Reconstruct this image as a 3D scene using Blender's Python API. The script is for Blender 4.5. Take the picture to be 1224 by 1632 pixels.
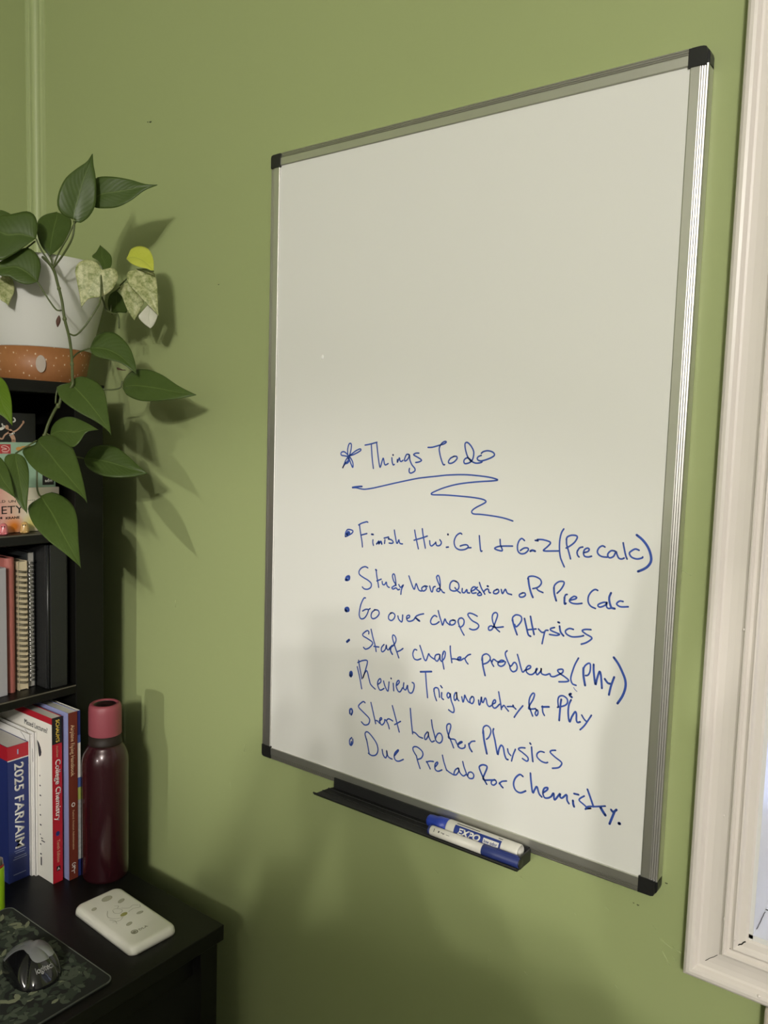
import bpy, bmesh, math, random
from mathutils import Vector, Matrix

SC = bpy.context.scene
for o in list(bpy.data.objects):
    bpy.data.objects.remove(o)
COL = SC.collection

# ------------------------------------------------------------------ camera
CAM_POS = Vector((0.8672, -0.8842, 1.4830))
RIGHT = Vector((0.80065, 0.59841, 0.02936))
FWD = Vector((-0.59393, 0.79920, -0.09237)).normalized()
RIGHT = (RIGHT - FWD * RIGHT.dot(FWD)).normalized()
UP = RIGHT.cross(FWD)
cd = bpy.data.cameras.new('camera')
cam = bpy.data.objects.new('camera', cd)
COL.objects.link(cam)
cd.sensor_fit = 'VERTICAL'
cd.sensor_height = 36.0
cd.lens = 36.0 * 1288.5 / 1632.0
cd.clip_start = 0.02
cam.matrix_world = Matrix(((RIGHT.x, UP.x, -FWD.x, CAM_POS.x), (RIGHT.y, UP.y, -FWD.y, CAM_POS.y),
                           (RIGHT.z, UP.z, -FWD.z, CAM_POS.z), (0, 0, 0, 1)))
SC.camera = cam

# ------------------------------------------------------------------ light
SC.view_settings.view_transform = 'Standard'
SC.view_settings.look = 'None'
SC.view_settings.gamma = 1.0
SC.view_settings.use_curve_mapping = False
SC.view_settings.exposure = 0.0
SC.cycles.use_denoising = True
SC.cycles.max_bounces = 8

w = bpy.data.worlds.new('dusk_sky')
SC.world = w
w.use_nodes = True
w.node_tree.nodes['Background'].inputs[0].default_value = (0.62, 0.70, 1.0, 1)
w.node_tree.nodes['Background'].inputs[1].default_value = 3.0

def lamp(name, loc, energy, radius, col, target=None, size=None, blend=0.5):
    d = bpy.data.lights.new(name, 'SPOT' if target else 'POINT')
    d.energy = energy
    d.color = col
    d.shadow_soft_size = radius
    o = bpy.data.objects.new(name, d)
    COL.objects.link(o)
    o.location = loc
    if target:
        o.rotation_euler = (Vector(target) - Vector(loc)).to_track_quat('-Z', 'Y').to_euler()
        d.spot_size = size
        d.spot_blend = blend
    return o
WARM = (1.0, 0.965, 0.89)
# three bulbs of one ceiling fixture, and a narrow shaded lamp further back in the room
for dx, dz in ((-0.085, 0.02), (0.085, 0.02), (0.0, -0.075)):
    lamp('ceiling_bulb_light', (2.03 + dx * 1.3, -3.16 + dx * 0.7, 2.46 + dz * 1.3), 95.0, 0.036, WARM)
hall = lamp('hall_lamp_light', (0.84, -3.90, 1.62), 180.0, 0.030, WARM, (0.06, 0.0, 1.15), math.radians(12.8), 1.0)
hall.scale = (1.9, 1.0, 1.0)

# ------------------------------------------------------------------ materials
def rgb(r, g, b):
    f = lambda c: (c / 255 / 12.92) if c <= 10 else ((c / 255 + 0.055) / 1.055) ** 2.4
    return (f(r), f(g), f(b))
MATS = {}
def mat(name, col, rough=0.5, metal=0.0, var=0.0, vscale=8.0, bump=0.0, bscale=60.0, coat=0.0, spec=0.5, emit=0.0, trans=0.0, aniso=None):
    if name in MATS:
        return MATS[name]
    m = bpy.data.materials.new(name)
    m.use_nodes = True
    nt = m.node_tree
    N, L = nt.nodes, nt.links
    b = N['Principled BSDF']
    b.inputs['Base Color'].default_value = (*col, 1)
    b.inputs['Roughness'].default_value = rough
    b.inputs['Metallic'].default_value = metal
    b.inputs['Specular IOR Level'].default_value = spec
    b.inputs['Coat Weight'].default_value = coat
    b.inputs['Coat Roughness'].default_value = 0.05
    b.inputs['Transmission Weight'].default_value = trans
    tc = N.new('ShaderNodeTexCoord')
    if var > 0:
        n = N.new('ShaderNodeTexNoise')
        n.inputs['Scale'].default_value = vscale
        n.inputs['Detail'].default_value = 5
        mp = N.new('ShaderNodeMapRange')
        mp.inputs[3].default_value = 1 - var
        mp.inputs[4].default_value = 1 + var
        mx = N.new('ShaderNodeMix')
        mx.data_type = 'RGBA'
        mx.blend_type = 'MULTIPLY'
        mx.inputs[0].default_value = 1
        mx.inputs[6].default_value = (*col, 1)
        L.new(tc.outputs['Object'], n.inputs['Vector'])
        L.new(n.outputs['Fac'], mp.inputs[0])
        L.new(mp.outputs[0], mx.inputs[7])
        L.new(mx.outputs[2], b.inputs['Base Color'])
    if bump > 0:
        n2 = N.new('ShaderNodeTexNoise')
        n2.inputs['Scale'].default_value = bscale
        n2.inputs['Detail'].default_value = 4
        bp = N.new('ShaderNodeBump')
        bp.inputs['Strength'].default_value = bump
        bp.inputs['Distance'].default_value = 0.002
        L.new(tc.outputs['Object'], n2.inputs['Vector'])
        L.new(n2.outputs['Fac'], bp.inputs['Height'])
        L.new(bp.outputs[0], b.inputs['Normal'])
    MATS[name] = m
    return m

def ramp_mat(name, kind, stops, scale, rough=0.5, spec=0.5, detail=3.0, stretch=(1, 1, 1), coat=0.0, const=False):
    """colour ramp driven by a noise or cell pattern in object space"""
    m = bpy.data.materials.new(name)
    m.use_nodes = True
    N, L = m.node_tree.nodes, m.node_tree.links
    b = N['Principled BSDF']
    b.inputs['Roughness'].default_value = rough
    b.inputs['Specular IOR Level'].default_value = spec
    b.inputs['Coat Weight'].default_value = coat
    tc = N.new('ShaderNodeTexCoord')
    mp = N.new('ShaderNodeMapping')
    mp.inputs['Scale'].default_value = stretch
    L.new(tc.outputs['Object'], mp.inputs['Vector'])
    if kind == 'noise':
        t = N.new('ShaderNodeTexNoise')
        t.inputs['Detail'].default_value = detail
        o = t.outputs['Fac']
    else:
        t = N.new('ShaderNodeTexVoronoi')
        o = t.outputs['Distance']
    t.inputs['Scale'].default_value = scale
    L.new(mp.outputs[0], t.inputs['Vector'])
    r = N.new('ShaderNodeValToRGB')
    if const:
        r.color_ramp.interpolation = 'CONSTANT'
    e = r.color_ramp.elements
    while len(e) < len(stops):
        e.new(0.5)
    for el, (p, c) in zip(e, stops):
        el.position = p
        el.color = (*c, 1)
    L.new(o, r.inputs[0])
    L.new(r.outputs[0], b.inputs['Base Color'])
    MATS[name] = m
    return m

GREEN = mat('green_wall_paint', (0.330, 0.384, 0.174), 0.42, var=0.035, vscale=2.2, bump=0.10, bscale=38)
GREEN_TRIM = mat('green_trim_paint', (0.365, 0.425, 0.205), 0.5, bump=0.12, bscale=30)
CEIL = mat('ceiling_paint', (0.60, 0.59, 0.55), 0.8, bump=0.1)
FLOORM = mat('floor_wood', (0.075, 0.066, 0.056), 0.45, var=0.25, vscale=6)
WHITEP = mat('white_gloss_paint', (0.73, 0.675, 0.64), 0.33, var=0.03, vscale=9, bump=0.16, bscale=22)
BOARD = mat('whiteboard_enamel', (0.74, 0.735, 0.71), 0.16, var=0.02, vscale=3, spec=0.35)
ALU = mat('brushed_aluminium', (0.64, 0.63, 0.60), 0.44, metal=1.0, var=0.04, vscale=40)
BLKPL = mat('black_plastic', (0.011, 0.011, 0.011), 0.42)
TRAYM = mat('black_tray_metal', (0.012, 0.012, 0.013), 0.5)
INKM = mat('blue_marker_ink', (0.030, 0.080, 0.38), 0.5, var=0.25, vscale=45)
BLKWOOD = mat('black_wood_veneer', (0.0042, 0.0041, 0.0034), 0.42, var=0.25, vscale=18, bump=0.05, bscale=120, spec=0.28)
BLKWOOD2 = mat('black_shelf_lining', (0.006, 0.0058, 0.005), 0.6)
PAPER = mat('page_paper', (0.62, 0.59, 0.53), 0.8, var=0.08, vscale=200)

# ------------------------------------------------------------------ geometry helpers
def thing(name, label, cat, loc=(0, 0, 0), group=None):
    o = bpy.data.objects.new(name, None)
    o.empty_display_size = 0.02
    COL.objects.link(o)
    o.location = loc
    tag(o, label, cat, group)
    return o
def tag(o, label, cat, group=None):
    o['label'] = label
    o['category'] = cat
    if group:
        o['group'] = group
    return o
def wloc(o):
    v = Vector(o.location)
    while o.parent:
        o = o.parent
        v += Vector(o.location)
    return v
def obj(name, bm, m, parent=None, smooth=False, origin=None, recalc=True):
    """link a bmesh given in world coordinates as one mesh object"""
    if recalc:
        bmesh.ops.recalc_face_normals(bm, faces=bm.faces)
    base = wloc(parent) if parent else Vector((0, 0, 0))
    if origin is None:
        if bm.verts and parent:
            c = Vector((0, 0, 0))
            for v in bm.verts:
                c += v.co
            origin = c / len(bm.verts)
        else:
            origin = Vector((0, 0, 0))
    origin = Vector(origin)
    for v in bm.verts:
        v.co -= origin
    me = bpy.data.meshes.new(name)
    bm.to_mesh(me)
    bm.free()
    ms = m if isinstance(m, (list, tuple)) else [m]
    for q in ms:
        me.materials.append(q)
    if smooth:
        for p in me.polygons:
            p.use_smooth = True
    o = bpy.data.objects.new(name, me)
    COL.objects.link(o)
    if parent:
        o.parent = parent
    o.location = origin - base
    return o
def struct(name, bm, m, **k):
    o = obj(name, bm, m, **k)
    o['kind'] = 'structure'
    return o
def add_box(bm, x0, x1, y0, y1, z0, z1, bevel=0.0, seg=2, mi=0, xf=None):
    vs = [bm.verts.new((x, y, z)) for x in (x0, x1) for y in (y0, y1) for z in (z0, z1)]
    fs = [bm.faces.new([vs[i] for i in f]) for f in ((0, 1, 3, 2), (4, 6, 7, 5), (0, 4, 5, 1), (2, 3, 7, 6), (0, 2, 6, 4), (1, 5, 7, 3))]
    for f in fs:
        f.material_index = mi
    bmesh.ops.recalc_face_normals(bm, faces=fs)
    geo = vs
    if bevel > 0:
        es = list({e for v in vs for e in v.link_edges})
        r = bmesh.ops.bevel(bm, geom=es, offset=bevel, segments=seg, affect='EDGES', profile=0.5)
        geo = list({v for f in r['faces'] for v in f.verts} | {v for v in vs if v.is_valid})
        for f in r['faces']:
            f.material_index = mi
    if xf:
        for v in geo:
            v.co = xf @ v.co
    return geo
def box(name, x0, x1, y0, y1, z0, z1, m, parent=None, bevel=0.0, seg=2, xf=None):
    bm = bmesh.new()
    add_box(bm, x0, x1, y0, y1, z0, z1, bevel, seg, xf=xf)
    return obj(name, bm, m, parent)
def add_lathe(bm, prof, c, n=48, axis=None, cap0=True, cap1=True, mi=0):
    """prof: (radius, height) pairs; axis: (u, v, w) directions, w is the turning axis"""
    u, v, wd = axis or (Vector((1, 0, 0)), Vector((0, 1, 0)), Vector((0, 0, 1)))
    c = Vector(c)
    rings = []
    for r, h in prof:
        rings.append([bm.verts.new(c + wd * h + (u * math.cos(2 * math.pi * i / n) + v * math.sin(2 * math.pi * i / n)) * r) for i in range(n)])
    for a, b in zip(rings, rings[1:]):
        for i in range(n):
            f = bm.faces.new((a[i], a[(i + 1) % n], b[(i + 1) % n], b[i]))
            f.material_index = mi
    if cap0:
        bm.faces.new(rings[0][::-1]).material_index = mi
    if cap1:
        bm.faces.new(rings[-1]).material_index = mi
def catmull(P, n=6, closed=False):
    P = [Vector(p) for p in P]
    if len(P) < 3:
        return [P[0].lerp(P[-1], i / n) for i in range(n + 1)]
    out = []
    for i in range(len(P) - 1):
        p0, p1, p2, p3 = P[max(i - 1, 0)], P[i], P[i + 1], P[min(i + 2, len(P) - 1)]
        for k in range(n):
            t = k / n
            out.append(0.5 * ((2 * p1) + (p2 - p0) * t + (2 * p0 - 5 * p1 + 4 * p2 - p3) * t * t + (3 * p1 - p0 - 3 * p2 + p3) * t ** 3))
    out.append(P[-1])
    return out
def resample(P, n):
    d = [0.0]
    for a, b in zip(P, P[1:]):
        d.append(d[-1] + (b - a).length)
    out, j = [], 0
    for i in range(n):
        s = d[-1] * i / (n - 1)
        while j < len(P) - 2 and d[j + 1] < s:
            j += 1
        t = 0 if d[j + 1] == d[j] else (s - d[j]) / (d[j + 1] - d[j])
        out.append(P[j].lerp(P[j + 1], min(max(t, 0), 1)))
    return out
def add_tube(bm, P, r, n=8, taper=1.0):
    P = [Vector(p) for p in P]
    rings = []
    prev = None
    for i, p in enumerate(P):
        t = (P[min(i + 1, len(P) - 1)] - P[max(i - 1, 0)]).normalized()
        a = prev if prev is not None else (Vector((0, 0, 1)) if abs(t.z) < 0.9 else Vector((1, 0, 0)))
        u = (a - t * a.dot(t)).normalized()
        prev = u
        v = t.cross(u)
        rr = r * (1 + (taper - 1) * i / max(len(P) - 1, 1))
        rings.append([bm.verts.new(p + (u * math.cos(2 * math.pi * k / n) + v * math.sin(2 * math.pi * k / n)) * rr) for k in range(n)])
    for a, b in zip(rings, rings[1:]):
        for k in range(n):
            bm.faces.new((a[k], a[(k + 1) % n], b[(k + 1) % n], b[k]))
    bm.faces.new(rings[0][::-1])
    bm.faces.new(rings[-1])
def add_poly(bm, pts, thick, nrm, mi=0):
    """flat outline with a real thickness along nrm"""
    nrm = Vector(nrm)
    a = [bm.verts.new(Vector(p)) for p in pts]
    b = [bm.verts.new(Vector(p) + nrm * thick) for p in pts]
    bm.faces.new(a[::-1]).material_index = mi
    bm.faces.new(b).material_index = mi
    n = len(a)
    for i in range(n):
        bm.faces.new((a[i], a[(i + 1) % n], b[(i + 1) % n], b[i])).material_index = mi
def add_ribbon(bm, P, wd, u, v, lift):
    """pen stroke of width wd lying in the (u, v) plane with round ends, lifted by lift (vector)"""
    h = wd / 2
    prevL = prevR = None
    n = len(P)
    for i, p in enumerate(P):
        t = P[min(i + 1, n - 1)] - P[max(i - 1, 0)]
        if t.length < 1e-9:
            t = u.copy()
        t.normalize()
        s = (v * t.dot(u) - u * t.dot(v)).normalized()
        l, r = bm.verts.new(p + s * h + lift), bm.verts.new(p - s * h + lift)
        if prevL:
            bm.faces.new((prevL, prevR, r, l))
        prevL, prevR = l, r
    for p in (P[0], P[-1]):
        bm.faces.new([bm.verts.new(p + lift + (u * math.cos(a) + v * math.sin(a)) * h) for a in [2 * math.pi * k / 10 for k in range(10)]])
X, Y, Z = Vector((1, 0, 0)), Vector((0, 1, 0)), Vector((0, 0, 1))
def lettering(name, txt, origin, u, v, height, m, parent, width=None, bold=0.0, align='LEFT', thick=0.0002, shear=0.0):
    """raised print: u = reading direction, v = up of the letters, height = cap height, width = total run"""
    c = bpy.data.curves.new('lettering', 'FONT')
    c.body = txt
    c.size = 1.0
    c.offset = bold
    c.shear = shear
    c.extrude = 0.0
    c.resolution_u = 4
    t = bpy.data.objects.new('lettering', c)
    COL.objects.link(t)
    bpy.context.view_layer.update()
    dg = bpy.context.evaluated_depsgraph_get()
    me = bpy.data.meshes.new_from_object(t.evaluated_get(dg))
    bpy.data.objects.remove(t)
    bm = bmesh.new()
    bm.from_mesh(me)
    bpy.data.meshes.remove(me)
    xs = [q.co.x for q in bm.verts]
    x0, x1 = min(xs), max(xs)
    sy = height / 0.70
    sx = (width / (x1 - x0)) if width else sy
    u, v = Vector(u), Vector(v)
    nn = u.cross(v).normalized()
    off = 0 if align == 'LEFT' else (x1 - x0) * sx / 2 if align == 'CENTER' else (x1 - x0) * sx
    o = Vector(origin)
    for q in bm.verts:
        q.co = o + u * ((q.co.x - x0) * sx - off) + v * (q.co.y * sy) + nn * 0.00015
    r = bmesh.ops.extrude_face_region(bm, geom=list(bm.faces))
    for q in [g for g in r['geom'] if isinstance(g, bmesh.types.BMVert)]:
        q.co += nn * thick
    return obj(name, bm, m, parent)

# ------------------------------------------------------------------ measured shapes
# handwriting: stroke width and points on the board in millimetres from its lower left corner
INK = {
    'title': """2.0 157.3,470.1 156.3,478.5 158.2,486.0 160.8,487.9 162.9,486.1 162.5,479.9 160.8,473.6 158.7,470.1
2.0 157.3,469.5 151.4,470.4 146.2,470.8 144.4,473.0 146.1,475.4 150.5,475.9 155.0,473.4 158.0,470.7
2.0 159.4,471.0 164.5,471.8 171.7,474.6 178.7,478.2 179.8,480.2 177.2,480.6 170.8,477.9 165.2,474.3 160.9,471.4
2.0 158.8,469.0 161.9,461.8 164.3,457.4 165.8,455.2 166.8,456.4 166.0,462.0 163.2,466.4 160.2,469.6
2.0 157.3,469.0 153.1,463.7 151.0,459.1 148.9,454.4 148.2,453.8 151.8,458.5 157.5,463.9
3.5 152.4,460.5 156.1,461.0 158.7,463.9 158.5,467.9
2.0 186.7,486.2 195.4,487.8 207.1,490.7
2.0 197.5,487.7 198.6,476.6 200.1,465.6 202.1,455.2
2.0 206.5,489.6 207.9,481.4 210.3,468.2 212.9,457.9 214.5,459.1 216.3,465.2 218.2,469.7 219.5,466.4 220.6,462.1 222.7,460.9 226.7,462.9
2.0 232.5,470.8 233.1,465.9 234.9,461.6 236.9,462.2
2.6 234.4,474.7 234.4,474.5
2.0 241.6,468.9 241.7,465.2 243.0,467.4 244.9,471.2 246.0,467.5 248.0,466.5 250.6,468.2
2.0 260.2,476.1 256.3,476.0 253.8,471.6 253.0,468.3 255.3,467.7 259.1,471.2 260.9,475.6 261.8,469.2 265.3,462.9 270.0,458.4 270.1,455.2 265.7,452.5 262.4,452.3 261.0,454.7 261.6,458.0
2.0 275.7,478.5 271.2,478.3 268.0,476.9 268.0,475.6 273.9,473.1 279.2,470.4 279.9,468.9 276.1,467.1 271.0,466.2
2.0 289.5,486.3 296.4,486.8 307.5,489.8 313.6,491.5 316.9,493.7 315.3,494.7 311.6,493.2 308.7,490.3 306.7,485.6 307.7,479.4 310.1,472.2 313.4,465.6 315.7,465.4
2.0 328.9,476.2 324.1,473.8 321.2,469.6 322.2,467.5 326.2,467.7 330.9,470.5 333.8,474.2 332.5,476.4 328.3,476.2
2.0 354.1,470.9 349.2,476.3 345.9,483.8 344.4,490.9 345.4,493.8 348.4,494.0 353.2,490.1 357.0,484.2 357.5,479.2 356.3,474.0 354.1,470.9 350.1,468.7 345.4,468.0 343.7,470.5 345.1,473.6 349.2,475.3 353.4,472.9 356.5,470.5 361.2,469.2 367.0,469.9 369.8,471.1
2.0 368.3,479.0 364.3,477.4 362.7,474.8 365.1,472.6 370.3,472.6 379.3,475.5 386.0,479.2 385.8,482.2 382.3,484.2 376.6,485.0 371.0,483.7 368.2,481.6""",
    'flourish': """2.4 166.7,427.3 171.9,428.4 179.1,429.4 183.4,429.7
1.9 166.7,426.9 173.4,427.3 180.6,426.4 188.5,426.2 201.8,428.5 214.3,431.5 235.9,436.8 255.8,441.5 275.2,445.8 290.4,448.2 302.9,449.9 321.4,452.5 345.4,454.2 366.6,453.8 382.7,452.6 392.4,450.4 386.3,448.8 369.2,446.9 351.8,444.6 334.0,441.3 315.9,436.0 302.5,430.5 297.0,427.5 299.6,426.1 316.3,426.9 337.1,427.0 358.5,426.6 372.5,425.3 377.5,422.9 373.9,419.9 364.9,415.1 359.2,411.1 357.9,408.0 361.2,406.2 371.1,406.5 388.3,405.9 403.0,404.6 415.3,402.1""",
    'finish': """2.0 156.1,358.0 156.7,363.9 160.7,368.4 169.0,367.6 168.3,364.3 161.0,359.8 156.9,358.1
3.2 158.4,361.4 160.8,364.9 163.3,363.9 159.3,360.2
2.0 179.3,376.3 184.1,379.0 192.8,381.9 195.3,381.5
2.0 180.9,376.4 182.9,366.4 185.7,355.1 187.1,346.6
2.0 184.6,362.9 194.2,365.9
2.6 202.2,365.6 204.9,365.6
2.0 204.8,358.3 204.6,354.5 205.9,350.8
2.6 211.3,353.3 215.1,357.4 214.8,353.6 218.2,357.5 219.9,354.2
2.0 223.5,362.4 231.1,364.7
2.0 225.1,360.3 224.5,355.3
2.0 232.0,362.9 230.5,361.9 235.8,361.4 239.0,358.6 236.8,356.8 232.2,356.7
2.0 240.2,374.9 241.7,368.2 245.1,357.4 248.0,362.6 248.8,360.2 250.4,357.9 254.2,357.7
2.0 273.0,377.9 275.2,369.0 279.8,353.9
2.0 284.9,380.8 286.8,371.3 290.7,356.0
2.0 272.5,364.5 284.7,368.7 293.2,372.0
2.0 297.0,366.3 298.0,361.0 300.9,360.1 305.7,364.2 306.3,365.5 307.9,361.4 312.8,361.9 315.0,365.8 312.5,369.1
2.8 324.4,377.2 324.4,377.0
2.0 322.6,360.4 325.8,361.2
2.0 344.8,379.5 342.1,380.4 336.8,376.4 334.0,369.1 336.1,362.3 342.3,359.4 350.4,360.8 354.9,364.2 352.8,366.6 348.1,366.1 343.2,364.2
2.0 354.9,363.3 358.9,363.8
2.0 370.1,379.9 371.1,371.7 372.9,361.5 374.8,361.4
2.0 399.1,378.2 400.1,371.3 402.9,365.0 397.2,364.7 392.1,366.4 397.0,369.2 404.5,370.6 416.4,371.8
2.0 431.9,380.1 428.1,382.2 424.6,378.8 422.9,372.5 424.0,366.5 427.8,363.9 433.3,365.0 437.3,369.1 436.6,371.5 431.8,371.0 427.0,367.6
2.6 440.1,368.2 442.7,369.6 446.3,368.9
2.0 445.7,381.7 449.9,381.6 448.0,382.8 455.1,383.5 463.4,382.2 465.3,380.2 461.4,375.5 456.9,371.2 459.3,370.5 467.9,371.4 476.1,372.4
2.0 481.1,398.5 478.5,393.9 476.9,385.7 476.9,376.0 478.3,366.4 480.9,360.3 484.0,354.7
2.0 485.1,387.6 485.5,381.2 488.1,374.0 491.2,364.9
2.0 484.8,386.5 486.1,389.8 491.1,392.2 496.7,392.2 498.0,389.9 494.9,384.3 489.5,379.5 485.1,376.7
2.0 499.3,375.7 498.7,373.0 499.6,369.9 501.4,368.2
2.0 499.3,375.2 501.4,378.6 505.2,380.1
2.0 507.2,373.9 511.5,375.5 513.0,378.3 510.7,379.4 507.5,377.2 506.4,373.3 508.0,369.8 512.4,369.4 516.2,370.7
2.0 531.2,382.8 528.4,383.8 524.8,381.6 522.7,377.2 524.2,373.7 528.6,371.6 534.5,371.7
2.0 543.1,379.4 538.8,379.5 535.3,376.0 535.2,372.8 537.7,371.3 541.8,373.6 544.1,379.0 545.4,376.1 547.7,372.2 550.9,371.5 553.7,372.9
2.0 551.7,389.6 553.3,383.1 555.3,376.1 557.1,372.2
2.0 569.8,383.3 565.6,384.2 561.2,381.4 559.3,378.6 562.1,374.8 567.8,373.5 573.3,375.1 574.2,376.4
2.8 566.3,399.7 573.2,394.8 579.1,387.9 582.6,380.2 583.5,373.2 580.8,367.4 576.0,363.2 570.1,360.0""",
    'study': """3.6 158.9,297.1 160.4,301.0 164.8,302.9 164.6,298.9 160.5,297.1
2.0 197.4,318.8 192.6,319.9 186.2,317.2 182.3,312.2 183.3,307.8 190.7,304.3 198.8,301.5 204.1,297.7 203.2,292.4 197.7,289.1 192.0,289.0 188.7,291.1
2.6 211.0,317.9 212.3,317.2
2.0 211.8,317.8 213.2,309.1 215.6,300.5 216.9,294.3
2.0 213.4,302.7 220.9,306.2
2.0 222.5,303.3 223.4,299.6 226.6,299.4 229.5,303.3 230.5,299.3 232.9,297.1 234.9,296.7
2.0 245.8,300.7 244.7,308.1 243.0,314.7 240.6,315.7 239.5,312.4 241.7,306.4 245.0,301.9 241.3,298.9 239.0,296.7 241.4,295.4 245.9,297.6 249.0,295.5 252.0,296.6
2.0 250.3,302.6 253.4,299.3 257.8,303.3 255.0,297.0 254.1,290.0
2.0 266.2,316.4 268.7,311.2 272.7,303.1 275.5,299.8 277.1,304.9 278.4,307.6 280.8,303.0 283.1,299.6 286.8,298.9
2.0 291.6,306.3 287.4,303.3 288.2,299.7 291.8,300.2 294.6,303.6 292.3,306.4 295.9,306.3
2.0 299.5,307.3 301.9,301.0 304.0,300.7 305.2,306.3 308.0,307.9
2.0 315.2,305.3 315.6,312.5 313.8,320.7 311.6,322.8 309.6,320.1 312.0,314.4 315.5,307.7 311.7,305.4 310.4,302.8 313.9,302.1 316.6,305.4 319.5,302.3 322.4,301.7
2.0 340.0,318.4 334.5,318.8 330.6,314.7 330.2,308.1 334.4,305.8 340.5,307.2 343.7,311.8 342.2,316.9 338.0,318.7
2.0 337.7,310.4 341.9,306.8 346.1,304.8
2.0 348.6,310.7 348.7,306.3 352.1,306.1 355.3,310.4 356.2,306.6 359.5,306.7
2.0 361.4,308.9 366.6,312.0 367.8,315.0 363.8,314.5 361.4,310.1 363.5,306.9 368.8,308.2
2.0 370.4,315.4 368.5,313.4 373.9,310.1 376.7,307.0 372.9,305.3 370.8,306.7 374.0,309.5
2.0 373.0,321.6 375.7,315.5 379.2,310.8 381.2,308.2
2.0 379.2,310.2 381.6,313.5 384.8,315.3
2.0 386.1,314.6 386.9,311.3 388.9,311.0
2.6 384.3,318.7 385.3,318.6
2.0 397.6,316.2 393.9,314.0 393.4,311.1 397.3,311.0 400.3,313.7 399.5,316.5 397.0,316.1
2.0 403.6,317.1 405.5,312.2 408.4,317.1 409.6,317.9 412.3,313.7 418.0,312.8
2.0 432.6,316.9 428.5,314.3 429.2,311.6 433.5,312.2 436.4,314.9 435.1,317.2 432.0,316.8
2.5 439.0,335.8 440.6,327.2 443.5,318.6 446.2,313.5
2.0 438.4,334.7 440.1,337.7 446.7,338.8 454.0,336.7 456.3,332.6 454.4,328.5 450.9,325.8 445.6,323.9
2.0 450.4,325.1 452.9,322.7 458.9,321.0
2.5 472.4,328.7 473.3,321.7 476.1,313.9
2.0 472.4,327.6 473.4,332.1 478.3,336.6 484.1,337.3 484.5,334.1 481.1,327.7 476.8,322.8
2.5 486.2,319.2 486.6,311.9 488.2,312.5
2.0 486.0,318.1 487.2,322.1 489.2,323.1
2.0 493.7,317.0 499.8,319.5 500.8,321.5 497.4,321.9 493.1,318.0 492.7,315.3 496.7,313.7 502.3,314.0 507.8,315.4
2.0 525.6,332.8 522.3,333.4 518.1,330.1 515.1,324.4 515.2,318.0 518.4,313.7 524.0,311.9
2.0 537.1,320.7 532.8,320.1 527.5,317.2 527.1,315.0 529.9,314.4 535.1,317.3 537.1,320.7 536.8,316.5 539.0,314.2 542.7,315.3
2.5 541.2,332.1 539.4,326.8 540.3,320.7 542.7,315.8 546.4,315.1
2.0 555.4,324.5 551.7,324.5 548.7,321.9 548.8,319.9 553.1,318.2 561.4,319.5""",
    'go_over': """3.8 159.8,253.8 160.2,256.5 164.3,257.8 165.3,254.6 161.1,253.1
2.0 194.9,276.6 191.7,275.5 187.1,266.4 185.0,257.0 184.7,250.5 187.8,246.4 193.4,248.0 198.1,253.9 200.3,260.7 195.4,260.6 190.4,257.6
2.0 200.3,260.7 203.4,263.1
2.0 212.2,262.7 206.8,258.4 205.4,252.4 208.7,249.7 214.9,252.7 219.1,258.4 216.9,262.6 210.6,262.5
2.0 239.5,262.6 235.8,259.1 235.2,254.0 239.9,252.2 244.4,256.1 245.5,260.7 241.8,263.0 238.0,262.0
2.0 250.4,260.2 252.0,256.0 256.7,253.0 258.1,257.0 258.2,262.6
2.0 264.8,258.7 269.2,261.3 269.1,264.0 265.4,262.5 264.8,258.7 267.9,255.8 274.5,257.8 278.8,262.2
2.0 278.8,262.2 283.3,259.2 285.9,259.0 280.3,261.8
2.0 277.3,260.7 280.1,264.5 285.9,267.6 291.6,269.5
2.0 312.1,268.9 308.5,269.9 304.4,265.9 302.7,260.7 305.4,257.8 311.1,259.1 315.9,262.9
2.0 313.9,277.1 316.3,270.2 319.4,263.4 321.3,259.2 323.5,265.3 324.8,267.9 327.1,264.1 332.1,261.3
2.0 339.4,268.5 334.6,267.7 331.9,264.9 334.1,261.6 338.9,263.6 340.4,267.4 336.6,268.6
2.0 344.2,268.7 345.7,264.1 350.1,256.6 353.8,251.8
2.0 344.2,266.9 345.4,271.2 349.4,273.1 352.9,270.7 352.5,265.3 348.6,261.3 345.8,261.8
2.0 371.7,279.0 365.2,280.9 359.9,280.9 358.4,278.0 364.3,272.5 372.4,269.7 374.5,266.5 371.4,262.5 366.1,260.7 361.4,261.4
2.0 403.8,264.7 398.5,268.2 394.4,274.4 392.8,281.1 394.5,286.0 398.2,287.5 400.1,284.6 398.1,277.4 395.8,271.2 392.9,265.5 389.0,264.3 388.5,267.7 392.0,270.0 397.2,268.9 403.6,270.2 408.6,271.6
2.4 420.6,283.3 422.8,275.7 427.7,265.1
2.0 420.4,281.0 421.1,285.6 425.3,289.1 431.5,288.4 432.9,284.1 430.1,278.6 426.0,274.5 424.0,277.0
2.4 436.6,286.3 439.6,276.4 442.4,267.9 445.6,266.2
2.4 444.3,290.1 446.6,280.9 450.0,269.2
2.0 440.9,273.3 452.3,276.3
2.0 455.3,276.8 459.6,273.6 462.5,274.1
2.0 467.7,277.2 464.2,276.1 462.7,270.3 460.9,259.9
2.0 475.7,281.9 471.1,280.0 471.2,277.8 478.3,276.0 482.4,275.0 478.5,273.0 469.7,272.6
2.4 481.9,284.5 483.4,278.2 487.4,274.0
2.4 479.7,288.9 481.4,288.6
2.0 499.1,283.6 494.0,283.8 489.6,280.4 491.0,276.8 497.9,274.7 506.8,276.5 511.8,278.5
2.0 520.2,286.8 513.6,286.0 509.8,283.8 514.4,280.8 521.2,278.2 520.8,275.5 515.0,270.7 509.5,268.1""",
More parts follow.
